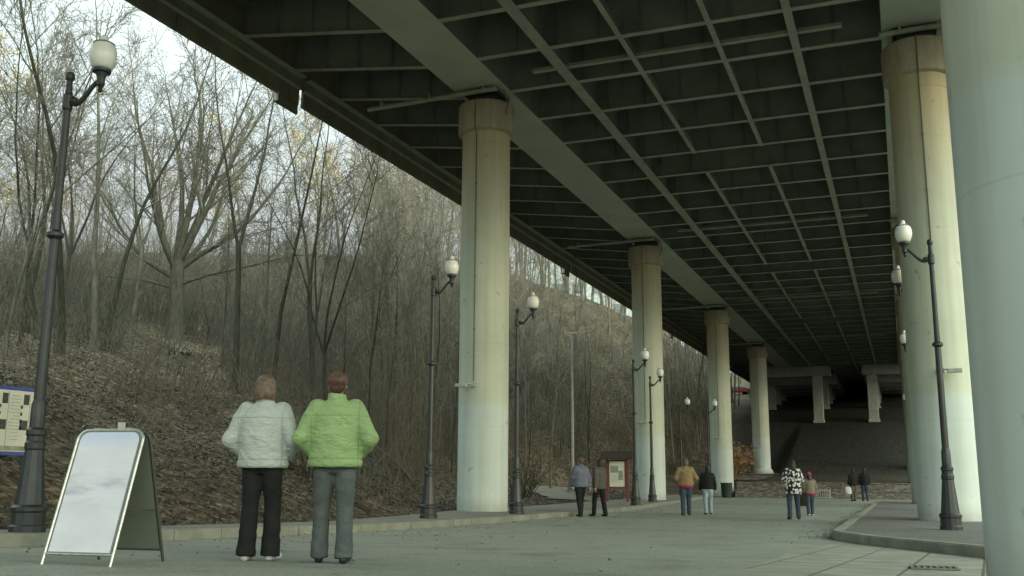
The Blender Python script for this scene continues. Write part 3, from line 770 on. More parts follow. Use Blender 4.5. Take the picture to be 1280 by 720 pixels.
# ------------------------------------------------------------------ folding a-board
t = thing('sandwich_board', (-5.99, 6.37, G(6.32)), 'white folding sandwich board with a faded poster and steel frame on the asphalt', 'sandwich board', rz=R(7.6))
W, DP, HH = .605, .35, 1.065
def board_xf(sgn):     # panel plane: foot at y = sgn*DP, top at y = sgn*.02, z = HH
    foot = Vector((0, sgn*DP, 0)); top = Vector((0, sgn*.022, HH))
    up = (top-foot); L = up.length; up.normalize(); rt = Vector((1, 0, 0)); nrm = rt.cross(up)
    return foot, up, rt, nrm, L
def outline_panel(w, lo, hi, r, n=8):
    P = [(-w/2, lo), (w/2, lo), (w/2, hi-r)]
    P += [(w/2-r+r*math.cos(a), hi-r+r*math.sin(a)) for a in [math.pi/2*i/n for i in range(1, n+1)]]
    P += [(-w/2+r-r*math.sin(a), hi-r+r*math.cos(a)) for a in [math.pi/2*i/n for i in range(0, n+1)]]
    return P
for sgn, nm in ((-1, 'front_panel'), (1, 'rear_panel')):
    foot, up, rt, nrm, L = board_xf(sgn)
    P3 = lambda q, d: foot+rt*q[0]+up*q[1]+nrm*d
    pl = outline_panel(W-.03, .10, L-.012, .085)
    mb = MB(); n = len(pl)
    mb.add([P3(q, .006) for q in pl]+[P3(q, -.006) for q in pl], [tuple(range(n)), tuple(range(2*n-1, n-1, -1))]+[(i, i+n, (i+1) % n+n, (i+1) % n) for i in range(n)])
    me_m = [M['board_back']]
    pan = mb.build(nm, me_m, t)
    # printed sheet on the outer face (outer = nrm * s)
    s = 1 if (nrm.y*sgn) > 0 else -1
    pl2 = outline_panel(W-.06, .115, L-.03, .075)
    mb = MB(); mb.add([P3(q, .0085*s) for q in (pl2 if s > 0 else pl2[::-1])], [tuple(range(len(pl2)))])
    mb.build('poster', [M['poster'], M['smudge']], pan)
    fr = [(-W/2, 0)]+[(-W/2, L-.1)]+[(-W/2+.09-.09*math.cos(a), L-.1+.09*math.sin(a)) for a in [math.pi/2*i/6 for i in range(1, 7)]]
    fr += [(W/2-.09+.09*math.sin(a), L-.1+.09*math.cos(a)) for a in [math.pi/2*i/6 for i in range(0, 6)]]+[(W/2, L-.1), (W/2, 0)]
    mb = MB(); mb.tube([P3(q, 0) for q in fr], .0125, 8); mb.tube([P3((-W/2, .10), 0), P3((W/2, .10), 0)], .011, 8)
    soft(mb.build('frame', M['frame_steel'] if sgn < 0 else M['dark_frame'], t), 50)
mb = MB()
for x in (-W/2+.16, W/2-.16):
    mb = MB(); mb.box((x, 0, HH-.004), (.05, .075, .026)); mb.build('hinge', M['frame_steel'], t)
    mb = MB(); mb.tube([(x*2.02, -.2, .42), (x*2.02, .2, .42)], .006, 6); mb.build('spreader', M['dark_frame'], t)
mb = MB(); mb.box((.06, 0, HH+.025), (.05, .03, .06)); mb.build('handle', M['fixture'], t)

# ------------------------------------------------------------------ info board on the slope, kiosk
t = thing('info_board', (-12.83, 11.2, T(-12.83, 11.2)), 'white map board with blue edges on posts at the left edge of the photo', 'info board')
oz = t.location.z
mb = MB(); mb.box((0, 0, 2.08-oz), (.03, 1.44, .94)); bd = mb.build('panel', M['paper'], t)
for zt in (2.58, 1.58):
    mb = MB(); mb.box((0, 0, zt-oz), (.05, 1.5, .05)); mb.build('blue_trim', M['blue'], t)
mb = MB(); ir = random.Random(5)
for c0 in (.36, -.04, -.45):
    mb.box((.017, c0+.20, 2.08-oz), (.006, .008, .9), 1)
    mb.box((.018, c0+.13, 2.42-oz), (.008, .10, .16), 0)
    mb.box((.018, c0+.11, 2.02-oz), (.008, .14, .15), 0)
    for k in range(14):
        w = ir.uniform(.12, .2); z = 2.47-oz-k*.052
        mb.box((.018, c0-.08+(.2-w)/2, z), (.006, w, .011), 1)
    for k in range(4): mb.box((.018, c0+.05, 2.30-oz-k*.11), (.008, .035, .05), 0)
mb.box((.018, .2, 1.66-oz), (.006, .95, .07), 2); mb.box((.018, -.45, 1.68-oz), (.006, .42, .10), 2)
mb.build('print', [M['ink'], M['ink_soft'], M['landscape']], bd)
for y in (-.6, .6):
    mb = MB(); mb.box((-.05, y, (2.55-oz)/2-.15), (.06, .06, 2.55-oz+.3)); mb.build('post', M['dark_frame'], t)

t = thing('notice_kiosk', (-11.95, 43.4, G(43.4)+.13), 'red brown wooden notice kiosk with a small roof beside the second column', 'kiosk', rz=R(14))
for x in (-.45, .45):
    mb = MB(); mb.box((x, 0, 1.0), (.10, .10, 2.0)); bevel(mb.build('post', M['redwood'], t), .01)
mb = MB()
for z in (.62, 1.80): mb.box((0, -.005, z), (.80, .06, .07))
for x in (-.37, .37): mb.box((x, -.005, 1.21), (.06, .06, 1.11))
mb.build('panel_frame', M['redwood'], t)
mb = MB(); mb.box((0, 0, 1.21), (.68, .03, 1.11)); pb = mb.build('panel', M['paper'], t)
mb = MB(); mb.box((-.12, -.02, 1.42), (.34, .006, .3), 0); mb.box((.16, -.02, 1.15), (.2, .006, .4), 0)
for k in range(7): mb.box((-.12, -.02, 1.18-k*.05), (.3, .006, .012), 1)
mb.build('print', [M['landscape'], M['ink_soft']], pb)
mb = MB(); mb.prism([(-.42, 1.88), (0, 2.16), (.42, 1.88), (.42, 1.93), (0, 2.22), (-.42, 1.93)], 'x', -.68, .68); mb.build('roof', M['roof_dark'], t)
mb = MB()
for x in (-.70, .70): mb.box((x, 0, 2.08), (.05, .11, .30)); mb.box((x, 0, 1.93), (.04, .9, .07))
mb.build('roof_board', M['redwood'], t)

# drain grate in the slabs
t = thing('drain_grate', (.22, 10.75, G(10.75)+.008), 'cast iron drain grate set in the pale slabs', 'drain grate', rz=R(2))
t.rotation_euler.x = -R(1.7); t.scale = (.72, 1, 1)
mb = MB(); mb.box((0, 0, .002), (.56, .46, .004)); mb.build('pit_shade', M['slot'], t)  # flat black sheet, the darkness below the bars painted on
mb = MB()
for s in (-1, 1): mb.box((0, s*.24, .010), (.60, .05, .014)); mb.box((s*.285, 0, .010), (.04, .42, .014))
for i in range(6): mb.box((-.20+i*.08, 0, .010), (.034, .42, .013))
mb.build('bars', M['grate'], t)

# parked car high on the slope road
cx, cy = -21.2, 142.0; cz = T(cx, cy)
t = thing('parked_car', (cx, cy, cz), 'dark red car parked high on the slope beside the overpass edge', 'car', rz=R(30))
mb = MB(); pr = [(-2.1, .35), (2.1, .35), (2.15, .75), (1.5, .92), (.9, .98), (.35, 1.42), (-1.1, 1.45), (-1.75, 1.0), (-2.15, .92)]
mb.prism(pr, 'y', -.82, .82); bevel(mb.build('body', M['car_red'], t), .08, 3)
mb = MB(); mb.prism([(.82, 1.0), (.36, 1.36), (-1.05, 1.38), (-1.6, 1.02)], 'y', -.835, .835)
mb.prism([(.98, .99), (.45, 1.43), (.42, 1.40), (.94, .97)], 'y', -.7, .7); mb.build('window', M['pane'], t)
for x in (-1.3, 1.3):
    for y in (-.78, .78):
        mb = MB(); mb.prism([(x+.32*math.cos(a), .32+.32*math.sin(a)) for a in [2*math.pi*i/16 for i in range(16)]], 'y', y-.1, y+.1); w = mb.build('wheel', M['tyre'], t)
for y in (-.6, .6):
    mb = MB(); mb.box((2.14, y, .72), (.05, .32, .14)); mb.build('headlight', M['fixture'], t)

# pale block beyond the ridge
def block(loc, rz, w, d, h, label, rows, cols_):
    t = thing('pale_building', loc, label, 'building', rz=R(rz))
    mb = MB(); mb.box((0, 0, h/2-3), (w, d, h+6)); mb.build('wall', M['pale_wall'], t)
    mb = MB(); mb.box((0, 0, h+.15), (w+.5, d+.5, .3)); mb.build('roof', M['fixture'], t)
    for r_ in range(rows):
        for c in range(cols_):
            mb = MB(); x = -w/2+w*(c+.5)/cols_; z = 1.6+r_*3.0
            mb.box((x, -d/2-.01, z), (w/cols_*.5, .06, 1.5)); mb.build('window', M['pane'], t)
block((-44, 143, T(-44, 143)-.5), 20, 30, 12, 8.6, 'pale turquoise block glimpsed through the trees on the ridge right of the first column', 2, 10)
block((-68, 136, T(-68, 136)-.5), 28, 24, 12, 8.6, 'low pale block glimpsed through trees left of the first column', 2, 8)

# ------------------------------------------------------------------ trees
def perp(d, rg):
    v = Vector((rg.uniform(-1, 1), rg.uniform(-1, 1), rg.uniform(-1, 1))); v = v-d*v.dot(d)
    return v.normalized() if v.length > 1e-4 else d.orthogonal().normalized()
def limb(rg, p, d, L, r0, r1, n, wob, trop):
    pts = [Vector(p)]; rad = [r0]; d = Vector(d).normalized(); dirs = [d.copy()]
    for i in range(n):
        d = (d+perp(d, rg)*rg.uniform(0, wob)+Vector((0, 0, trop))).normalized()
        pts.append(pts[-1]+d*L/n); rad.append(r0+(r1-r0)*((i+1)/n)**.85); dirs.append(d.copy())
    return pts, rad, dirs
def grow(rg, trunk, branches, lv):
    """trunk: list of (pts, rad, dirs, length); lv: list of level specs"""
    cur = trunk
    for (n0, a0, a1, ratio, rr, seg, sides, wob, trop, start, rmin) in lv:
        nxt = []
        for pts, rad, dirs, L in cur:
            nn = n0 if isinstance(n0, int) else max(1, int(L*n0+rg.random()))
            for k in range(nn):
                s = start+(1-start)*((k+rg.random())/nn); s = min(.985, s)
                f = s*(len(pts)-1); i = int(f); q = pts[i].lerp(pts[min(i+1, len(pts)-1)], f-i)
                r = rad[i]+(rad[min(i+1, len(rad)-1)]-rad[i])*(f-i)
                d0 = dirs[min(i+1, len(dirs)-1)]
                ang = R(rg.uniform(a0, a1)); d = d0*math.cos(ang)+perp(d0, rg)*math.sin(ang)
                l = L*ratio*rg.uniform(.65, 1.2)*(1.15-.55*s)
                rb = max(rmin, min(r*rr, r*.9))
                P, RR, DD = limb(rg, q, d, l, rb, max(rmin*.55, rb*.3), seg, wob, trop)
                branches.append((P, RR, sides)); nxt.append((P, RR, DD, l))
        cur = nxt
    return cur
def tubes_mesh(name, branches, m, smooth=True, leaves=None):
    mb = MB()
    for P, RR, n in branches: mb.tube(P, RR, n, cap=False)
    mats = [m]
    if leaves:
        mats.append(leaves[1]); rg, _, tips, cnt, size = leaves
        for k in range(cnt):
            P = rg.choice(tips)[0]; p = P[rg.randrange(1, len(P))]+Vector((rg.gauss(0, .18), rg.gauss(0, .18), rg.gauss(0, .18)))
            u = perp(Vector((0, 0, 1)), rg); v = Vector((rg.uniform(-1, 1), rg.uniform(-1, 1), rg.uniform(-1, 1))).normalized(); s = size*rg.uniform(.6, 1.3)
            mb.add([p, p+u*s*.5+v*s*.4, p+v*s, p-u*s*.5+v*s*.4], [(0, 1, 2, 3)], 1)
    return mb.mesh(name, mats, smooth)
def tree(kind, seed, m, H, r0, lean=(0, 0), bare=.35, dens=1.0, leaf=None, fork=1, twig=.0075, spread=(28, 62)):
    rg = random.Random(seed)
    main, br = [], []
    d = Vector((lean[0], lean[1], 1)).normalized()
    base = Vector((0, 0, -.35))
    flare = []
    if fork == 1:
        P, RR, DD = limb(rg, base, d, H, r0, r0*.10, 12, .13, .02)
        RR[0] = r0*1.35; main.append((P, RR, 7)); stems = [(P, RR, DD, H)]
    else:
        h0 = H*bare
        P, RR, DD = limb(rg, base, d, h0, r0, r0*.82, 5, .10, .03); RR[0] = r0*1.35
        main.append((P, RR, 8)); stems = []
        for k in range(fork):
            a = 2*math.pi*(k+rg.random()*.6)/fork; tilt = R(rg.uniform(14, 30)); dd = Vector((math.sin(tilt)*math.cos(a), math.sin(tilt)*math.sin(a), math.cos(tilt)))
            P2, R2_, D2 = limb(rg, P[-1]-DD[-1]*.1, (dd+DD[-1]*.5), (H-h0)*rg.uniform(.85, 1.1), r0*.62, r0*.06, 10, .15, .03)
            main.append((P2, R2_, 6)); stems.append((P2, R2_, D2, (H-h0)*1.2))
    st = bare if fork == 1 else .12
    lv = [(int(14*dens), spread[0], spread[1], .30, .42, 6, 4, .20, .06, st, .014),
          (int(7*dens)+1, 28, 60, .45, .6, 4, 3, .24, .05, .18, twig*1.15),
          (int(5*dens)+1, 25, 60, .50, .6, 3, 3, .26, .04, .15, twig)]
    tips = grow(rg, stems, br, lv)
    t = thing(kind, (0, 0, 0), '', 'tree')
    link('trunk', tubes_mesh('trunk', main, {'bark_haze': M['bark_mid'], 'bark_warm_haze': M['bark_mid']}.get(m.name, m)), t)
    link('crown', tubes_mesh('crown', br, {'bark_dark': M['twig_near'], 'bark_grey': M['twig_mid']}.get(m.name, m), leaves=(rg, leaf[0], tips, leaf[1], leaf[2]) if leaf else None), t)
    return t
def big_tree():
    rg = random.Random(21); main, br = [], []
    P, RR, DD = limb(rg, (0, 0, -.5), (0, .0, 1), 4.5, .41, .34, 7, .05, .02); RR[0] = .66; RR[1] = .46
    main.append((P, RR, 12)); stems = []
    cam = Vector((.93, .37, 0)).normalized(); dep = Vector((-.37, .93, 0))
    for (az, dp, tilt, L, r, s) in ((-1, .2, 52, 10, .2, .62), (-1, -.3, 33, 11.5, .24, .85), (-.5, .6, 16, 12, .26, 1), (.15, -.5, 10, 12.5, .26, 1), (.6, .3, 20, 12, .25, 1), (1, -.3, 33, 12, .25, .92), (1, .3, 47, 10.5, .2, .8), (.6, 1, 40, 10, .2, .75), (-.5, -1, 42, 9.5, .19, .75), (1, 0, 72, 7.5, .11, .5), (-1, .1, 80, 5.0, .09, .45)):
        h = (cam*az+dep*dp).normalized(); a = R(tilt); d = h*math.sin(a)+Vector((0, 0, math.cos(a)))
        f = (.42+.58*s)*(len(P)-1); i = min(int(f), len(P)-2); q = P[i].lerp(P[i+1], f-i)
        p2, r2, d2 = limb(rg, q, d, L*.95, r*.78, .02, 13, .19, .035 if tilt < 60 else .015)
        main.append((p2, r2, 7)); stems.append((p2, r2, d2, L*.92))
    tips = grow(rg, stems, br, [(12, 22, 50, .42, .5, 7, 4, .2, .05, .15, .016), (9, 25, 55, .45, .6, 5, 3, .25, .04, .15, .011), (7, 25, 60, .48, .6, 3, 3, .28, .03, .15, .009)])
    t = thing('old_tree', (-33.6, 39.3, T(-33.6, 39.3)), 'big old bare tree with a thick trunk and fanning limbs on the hillside', 'tree')
    link('trunk', tubes_mesh('trunk', main, M['bark_big']), t)
    link('crown', tubes_mesh('crown', br, M['twig_big']), t)
big_tree()

near = [tree('bare_tree', 31, M['bark_near'], 15, .12, (.06, 0), .30), tree('bare_tree', 32, M['bark_near'], 14, .105, (.1, .03), .36, fork=2),
        tree('bare_tree', 33, M['bark_mid'], 15, .13, (-.03, .05), .34), tree('bare_tree', 34, M['bark_near'], 12, .09, (.22, 0), .28, fork=3)]
mid = [tree('bare_tree', 41, M['bark_mid'], 13, .095, (.04, 0), .42, .9), tree('bare_tree', 42, M['bark_near'], 12, .08, (-.05, .1), .40, .9),
       tree('bare_tree', 43, M['bark_mid'], 13, .10, (.1, 0), .36, .9, fork=2), tree('bare_tree', 44, M['bark_mid'], 11, .075, (.16, 0), .33, .9, fork=2)]
far = [tree('bare_tree', 51, M['bark_haze'], 13, .15, (.03, 0), .35, .85, twig=.015), tree('bare_tree', 52, M['bark_warm_haze'], 12, .14, (-.04, .1), .32, .9, fork=2, twig=.016), tree('bare_tree', 53, M['bark_haze'], 14, .16, (.06, 0), .4, .9, twig=.016)]
sap = [tree('sapling', 61, M['bark_near'], 6.5, .05, (.08, 0), .22, .8, twig=.007, spread=(18, 42)), tree('sapling', 62, M['bark_near'], 5.5, .042, (-.1, 0), .2, .8, fork=2, twig=.007, spread=(18, 42)), tree('sapling', 63, M['bark_mid'], 7.5, .055, (.02, .1), .25, .8, twig=.007, spread=(18, 42))]
autumn = [tree('autumn_tree', 71, M['bark_mid'], 13, .14, (.03, 0), .3, .9, leaf=(M['leaf_yellow'], 2300, .12)), tree('autumn_tree', 72, M['bark_mid'], 12, .13, (0, 0), .3, .9, leaf=(M['leaf_orange'], 1100, .12)), tree('autumn_tree', 73, M['bark_mid'], 13, .14, (0, .05), .3, .9, leaf=(M['leaf_green'], 2000, .13))]
used = set(); taken = [(-33.6, 39.3, 2.5), (-12.8, 11.2, 1.5), (-21.2, 142, 5), (-19, 58.8, .8)]
def put(proto, x, y, rz, s, label, group=None):
    loc = (x, y, T(x, y)); taken.append((x, y, .9))
    if proto.name not in used:
        used.add(proto.name); proto.location = loc; proto.rotation_euler.z = rz; proto.scale = (s, s, s); proto['label'] = label
        KIDS[proto.name] = [(k, []) for k in proto.children]; o = proto
    else: o = copy_tree(proto, loc, rz, label, s)
    if group: o['group'] = group
    elif 'group' in o: del o['group']
    return o
HERO = []
for args in HERO_LIST:
    pk, x, y, rz, s, lab = args
    put({'n': near, 'm': mid, 's': sap, 'a': autumn, 'f': far}[pk[0]][int(pk[1])], x, y, R(rz), s, lab)
sr = random.Random(99)
def free(x, y, d):
    return all((x-a)**2+(y-b)**2 > max(d, c)**2 for a, b, c in taken)
LAB = {'near': ('slender bare tree on the leafy slope near the left lamps', 'bare trees on the near slope'),
       'mid': ('slender bare tree in the crowded wood behind the left columns', 'bare trees in the crowded wood'),
       'far': ('pale bare tree standing far up on the ridge', 'bare trees on the far ridge'),
       'sap': ('thin dark sapling growing low in the wood', 'saplings in the wood'),
       'autumn': ('tree with sparse yellow and orange leaves in the upper wood', 'autumn trees in the upper wood')}
def scatter(kind, protos, n, gen, dmin, smin=.8, smax=1.2):
    c = 0; tries = 0
    while c < n and tries < n*60:
        tries += 1; x, y = gen()
        az = math.degrees(math.atan2(-x, y))
        if az > 56 or x > toe_x(y)-.8 or x > -18.2 or path_d(x, y) < 1.7: continue
        if abs(az-40.5) < 3.2 and y < 42: continue
        if not free(x, y, dmin): continue
        put(protos[sr.randrange(len(protos))], x, y, sr.uniform(0, 6.28), sr.uniform(smin, smax), *LAB[kind]); c += 1
def polar(r0, r1, a0, a1):
    def g():
        a = R(sr.uniform(a0, a1)); r = math.sqrt(sr.uniform(r0*r0, r1*r1)); return -r*math.sin(a), r*math.cos(a)
    return g
scatter('near', near, 9, polar(38, 50, 31, 54), 2.6)
scatter('mid', mid, 80, polar(44, 85, 11, 30), 1.5)
scatter('mid', mid, 24, polar(46, 80, 30, 54), 2.8, .65, 1.0)
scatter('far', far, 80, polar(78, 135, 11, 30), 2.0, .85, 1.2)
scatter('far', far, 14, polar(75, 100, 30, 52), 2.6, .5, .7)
scatter('mid', mid, 26, polar(72, 128, 8.5, 13), 1.6, .9, 1.2)
scatter('mid', mid, 30, polar(100, 150, 7.6, 12), 1.6, .9, 1.2)
scatter('sap', sap, 70, polar(26, 80, 10, 30), 1.1, .7, 1.3)
scatter('sap', sap, 40, polar(30, 70, 30, 54), 1.3, .7, 1.2)
scatter('autumn', autumn, 12, polar(60, 110, 14, 34), 2.4)

# undergrowth and leaf litter: nobody could count them
mb = MB(); ur = random.Random(17)
c = 0
while c < 7500:
    a = R(ur.uniform(10, 52)); r = ur.uniform(26, 85); x, y = -r*math.sin(a), r*math.cos(a)
    if x > toe_x(y)-.6: continue
    if r < 55 and ur.random() < .35: continue
    if (r < 38 and ur.random() < .65) or path_d(x, y) < 1.6: continue
    if abs(math.degrees(a)-40.5) < 2.6 and 36 < r < 53: continue
    c += 1; z = T(x, y)-.05; L = ur.uniform(.8, 3.4)*(.7+r/110); d = Vector((ur.gauss(0, .22), ur.gauss(0, .22), 1))
    P, RR, DD = limb(ur, (x, y, z), d, L, .011+.00013*r+.004*ur.random(), .005, 4, .25, .0)
    mb.tube(P, RR, 3, cap=False)
    for k in range(3):
        i = ur.randrange(1, 4); dd = DD[i]+perp(DD[i], ur)*.7
        p2, r2, _ = limb(ur, P[i], dd, L*.35, RR[i]*.7, .004, 2, .2, .02); mb.tube(p2, r2, 3, cap=False)
tag(mb.build('undergrowth', M['brush']), 'thicket of thin bare stems covering the hillside', 'undergrowth', kind='stuff')
mb = MB(); lr = random.Random(23)
def leafbit(x, y, s):
    z = T(x, y)+lr.uniform(.01, .06); u = Vector((lr.gauss(0, 1), lr.gauss(0, 1), lr.gauss(0, .35))).normalized(); v = u.cross(Vector((lr.gauss(0, .45), lr.gauss(0, .45), 1)).normalized())
    p = Vector((x, y, z)); mi = 0 if lr.random() < .45 else 1
    mb.add([p-u*s*.5, p+v*s*.32, p+u*s*.5+Vector((0, 0, s*.2)), p-v*s*.32], [(0, 1, 2, 3)], mi)
c = 0
while c < 46000:
    y = lr.uniform(5, 62); x = back_x(y)-.05-abs(lr.gauss(0, 1))*11
    if math.degrees(math.atan2(-x, y)) > 54: continue
    if lr.random() > 22/(y+4) or (y > 34 and path_d(x, y) < 1.5): continue
    if mnoise.noise(Vector((x*.55, y*.55, 3))) < -.12 and lr.random() < .75: continue
    leafbit(x, y, lr.uniform(.035, .095)*(.8+y/60)); c += 1
tag(mb.build('leaf_litter', [M['litter_leaf'], M['litter_dark']]), 'fallen brown leaves covering the slope', 'leaf litter', kind='stuff')
mb = MB()
for k in range(420):
    y = lr.uniform(7, 50); x = kerb_x(y)+abs(lr.gauss(0, 1))*1.6+.05
    if lr.random() < .25: x = lr.uniform(-9, -1.6)
    z = G(y)+.012; s = lr.uniform(.03, .08); u = Vector((lr.gauss(0, 1), lr.gauss(0, 1), .05)).normalized(); v = u.cross(Vector((0, 0, 1)))
    p = Vector((x, y, z)); mb.add([p-u*s*.5, p+v*s*.3, p+u*s*.5+Vector((0, 0, .015)), p-v*s*.3], [(0, 1, 2, 3)])
for k in range(520):
    y = lr.uniform(18.5, 52); x = -1.40-abs(lr.gauss(0, 1))*.22
    z = G(y)+.008; s = lr.uniform(.03, .09); u = Vector((lr.gauss(0, 1), lr.gauss(0, 1), .02)).normalized(); v = u.cross(Vector((0, 0, 1)))
    p = Vector((x, y, z)); mb.add([p-u*s*.5, p+v*s*.35, p+u*s*.5+Vector((0, 0, .01)), p-v*s*.35], [(0, 1, 2, 3)])
tag(mb.build('scattered_leaves', M['litter_dark']), 'few dry leaves blown along the kerb on the asphalt', 'leaves', kind='stuff')
# fallen branches on the slope
def fallen(x0, y0, x1, y1, r, lab):
    rg = random.Random(int(x0*10)); n = 9; P = []
    for i in range(n+1):
        s = i/n; x, y = x0+(x1-x0)*s, y0+(y1-y0)*s
        P.append((x+rg.uniform(-.08, .08), y+rg.uniform(-.08, .08), T(x, y)+.06+.45*math.sin(math.pi*s)*rg.uniform(.6, 1)))
    mb = MB(); mb.tube(P, [r*(1-.7*i/n) for i in range(n+1)], 6)
    for i in (4, 6, 7): mb.tube([P[i], (P[i][0]+rg.uniform(-.6, .6), P[i][1]+rg.uniform(-.6, .6), P[i][2]+rg.uniform(.2, .8))], [r*.35, r*.1], 4)
    tag(mb.build('fallen_branch', M['bark_mid'], smooth=True), lab, 'branch')
fallen(-31.2, 37.6, -26.0, 30.0, .09, 'long fallen branch lying below the big old tree')
fallen(-17.2, 33.8, -20.5, 30.8, .06, 'fallen branch on the leaf mound left of the first column')
# bushes
def bush(name, x, y, rx, ry, h, m, n, leafm, nl, lab, seed):
    rg = random.Random(seed); br = []; tips = []
    for k in range(n):
        a = rg.uniform(0, 6.28); s = rg.random()**.5
        P, RR, DD = limb(rg, (rx*s*.5*math.cos(a), ry*s*.5*math.sin(a), -.1), (math.cos(a)*s*.7, math.sin(a)*s*.7, 1), h*rg.uniform(.6, 1.05), .022, .008, 5, .25, .03)
        br.append((P, RR, 3)); tips.append((P, RR, DD, h))
    t2 = grow(rg, tips, br, [(5, 20, 60, .4, .6, 3, 3, .25, .03, .25, .007)])
    t = thing(name, (x, y, T(x, y)), lab, 'bush')
    link('stems', tubes_mesh('stems', br, m), t)
    if leafm:
        mb = MB()
        for k in range(nl):
            P = rg.choice(t2)[0]; p = P[rg.randrange(0, len(P))]+Vector((rg.gauss(0, .12), rg.gauss(0, .12), rg.gauss(0, .12)))
            u = perp(Vector((0, 0, 1)), rg); v = Vector((rg.uniform(-1, 1), rg.uniform(-1, 1), rg.uniform(-1, 1))).normalized(); s = .16*rg.uniform(.6, 1.3)
            mb.add([p, p+u*s*.5+v*s*.4, p+v*s, p-u*s*.5+v*s*.4], [(0, 1, 2, 3)])
        mb.build('foliage', leafm, t)
bush('orange_bush', -14.1, 88.6, 1.5, 1.2, 2.9, M['bark_warm_haze'], 60, M['leaf_orange'], 5000, 'dense rusty orange bush between the third and fourth left columns', 4)
bush('bare_bush', -15.9, 40.6, 1.6, 1.6, 2.0, M['bark_near'], 46, None, 0, 'low bare bush beside the dirt path left of the kiosk', 5)
bush('bare_bush', -13.6, 21.2, 1.2, 1.2, 1.1, M['bark_near'], 30, None, 0, 'small bare bush on the leaf slope near the first column', 6)

# ------------------------------------------------------------------ people
def capsule(mb, p0, r0, p1, r1, n=12):
    p0, p1 = Vector(p0), Vector(p1); d = (p1-p0); L = d.length; d = d/L if L > 1e-6 else Vector((0, 0, 1))
    P, Q = [], []
    for i in range(5):
        a = math.pi/2*i/4; P.append(p0-d*r0*math.cos(a)); Q.append(max(.0008, r0*math.sin(a)))
    for i in range(5):
        a = math.pi/2*i/4; P.append(p1+d*r1*math.sin(a)); Q.append(max(.0008, r1*math.cos(a)))
    if L < 1e-6: P.pop(5); Q.pop(5)
    mb.tube(P, Q, n)
def loft(mb, rings, n=20):
    vs = []
    for (z, rx, ry, x0, y0) in rings:
        for k in range(n):
            a = 2*math.pi*k/n; vs.append((x0+rx*math.cos(a), y0+ry*math.sin(a), z))
    fs = [(i*n+k, i*n+(k+1) % n, (i+1)*n+(k+1) % n, (i+1)*n+k) for i in range(len(rings)-1) for k in range(n)]
    fs += [tuple(range(n-1, -1, -1)), tuple((len(rings)-1)*n+k for k in range(n))]
    mb.add(vs, fs)
def fuse(mb, vox, it=4, fold=0, fseed=0, fscale=7):
    me = bpy.data.meshes.new('tmp'); me.from_pydata(mb.v, [], mb.f); me.update()
    o = bpy.data.objects.new('tmp', me); col.objects.link(o)
    m = o.modifiers.new('r', 'REMESH'); m.mode = 'VOXEL'; m.voxel_size = vox
    s = o.modifiers.new('s', 'SMOOTH'); s.iterations = it; s.factor = .5
    dg = bpy.context.evaluated_depsgraph_get(); dg.update()
    out = bpy.data.meshes.new_from_object(o.evaluated_get(dg))
    bpy.data.objects.remove(o); bpy.data.meshes.remove(me)
    if fold:
        nv = len(out.vertices); out.update()
        nor = [v.normal.copy() for v in out.vertices]
        for v, nn in zip(out.vertices, nor):
            q = v.co*fscale+Vector((fseed, 0, 0)); q.z *= 2.4; q.z += q.x*.8
            v.co += nn*fold*mnoise.noise(q)+nn*fold*.5*mnoise.noise(q*2.3)
    out.polygons.foreach_set('use_smooth', [True]*len(out.polygons)); out.update()
    return out
def hand(mb, w, d, side, s):
    """palm and five curled fingers hanging from the wrist w along d"""
    d = Vector(d).normalized(); x = Vector((side, 0, 0)); f = Vector((0, 1, 0))
    capsule(mb, w, .027*s, Vector(w)+d*.075*s, .034*s, 8)
    for i, (o, L) in enumerate(((.03, .068), (.01, .078), (-.01, .072), (-.03, .058))):
        a = Vector(w)+d*.085*s+f*o*s; b = a+d*L*.55*s-x*.008*s; c = b+d*L*.45*s-x*.024*s
        mb.tube([a, b, c], [.010*s, .0095*s, .007*s], 6)
    a = Vector(w)+d*.02*s+f*.03*s; b = a+f*.03*s+d*.028*s; c = b+d*.03*s+f*.006*s
    mb.tube([a, b, c], [.012*s, .011*s, .008*s], 6)
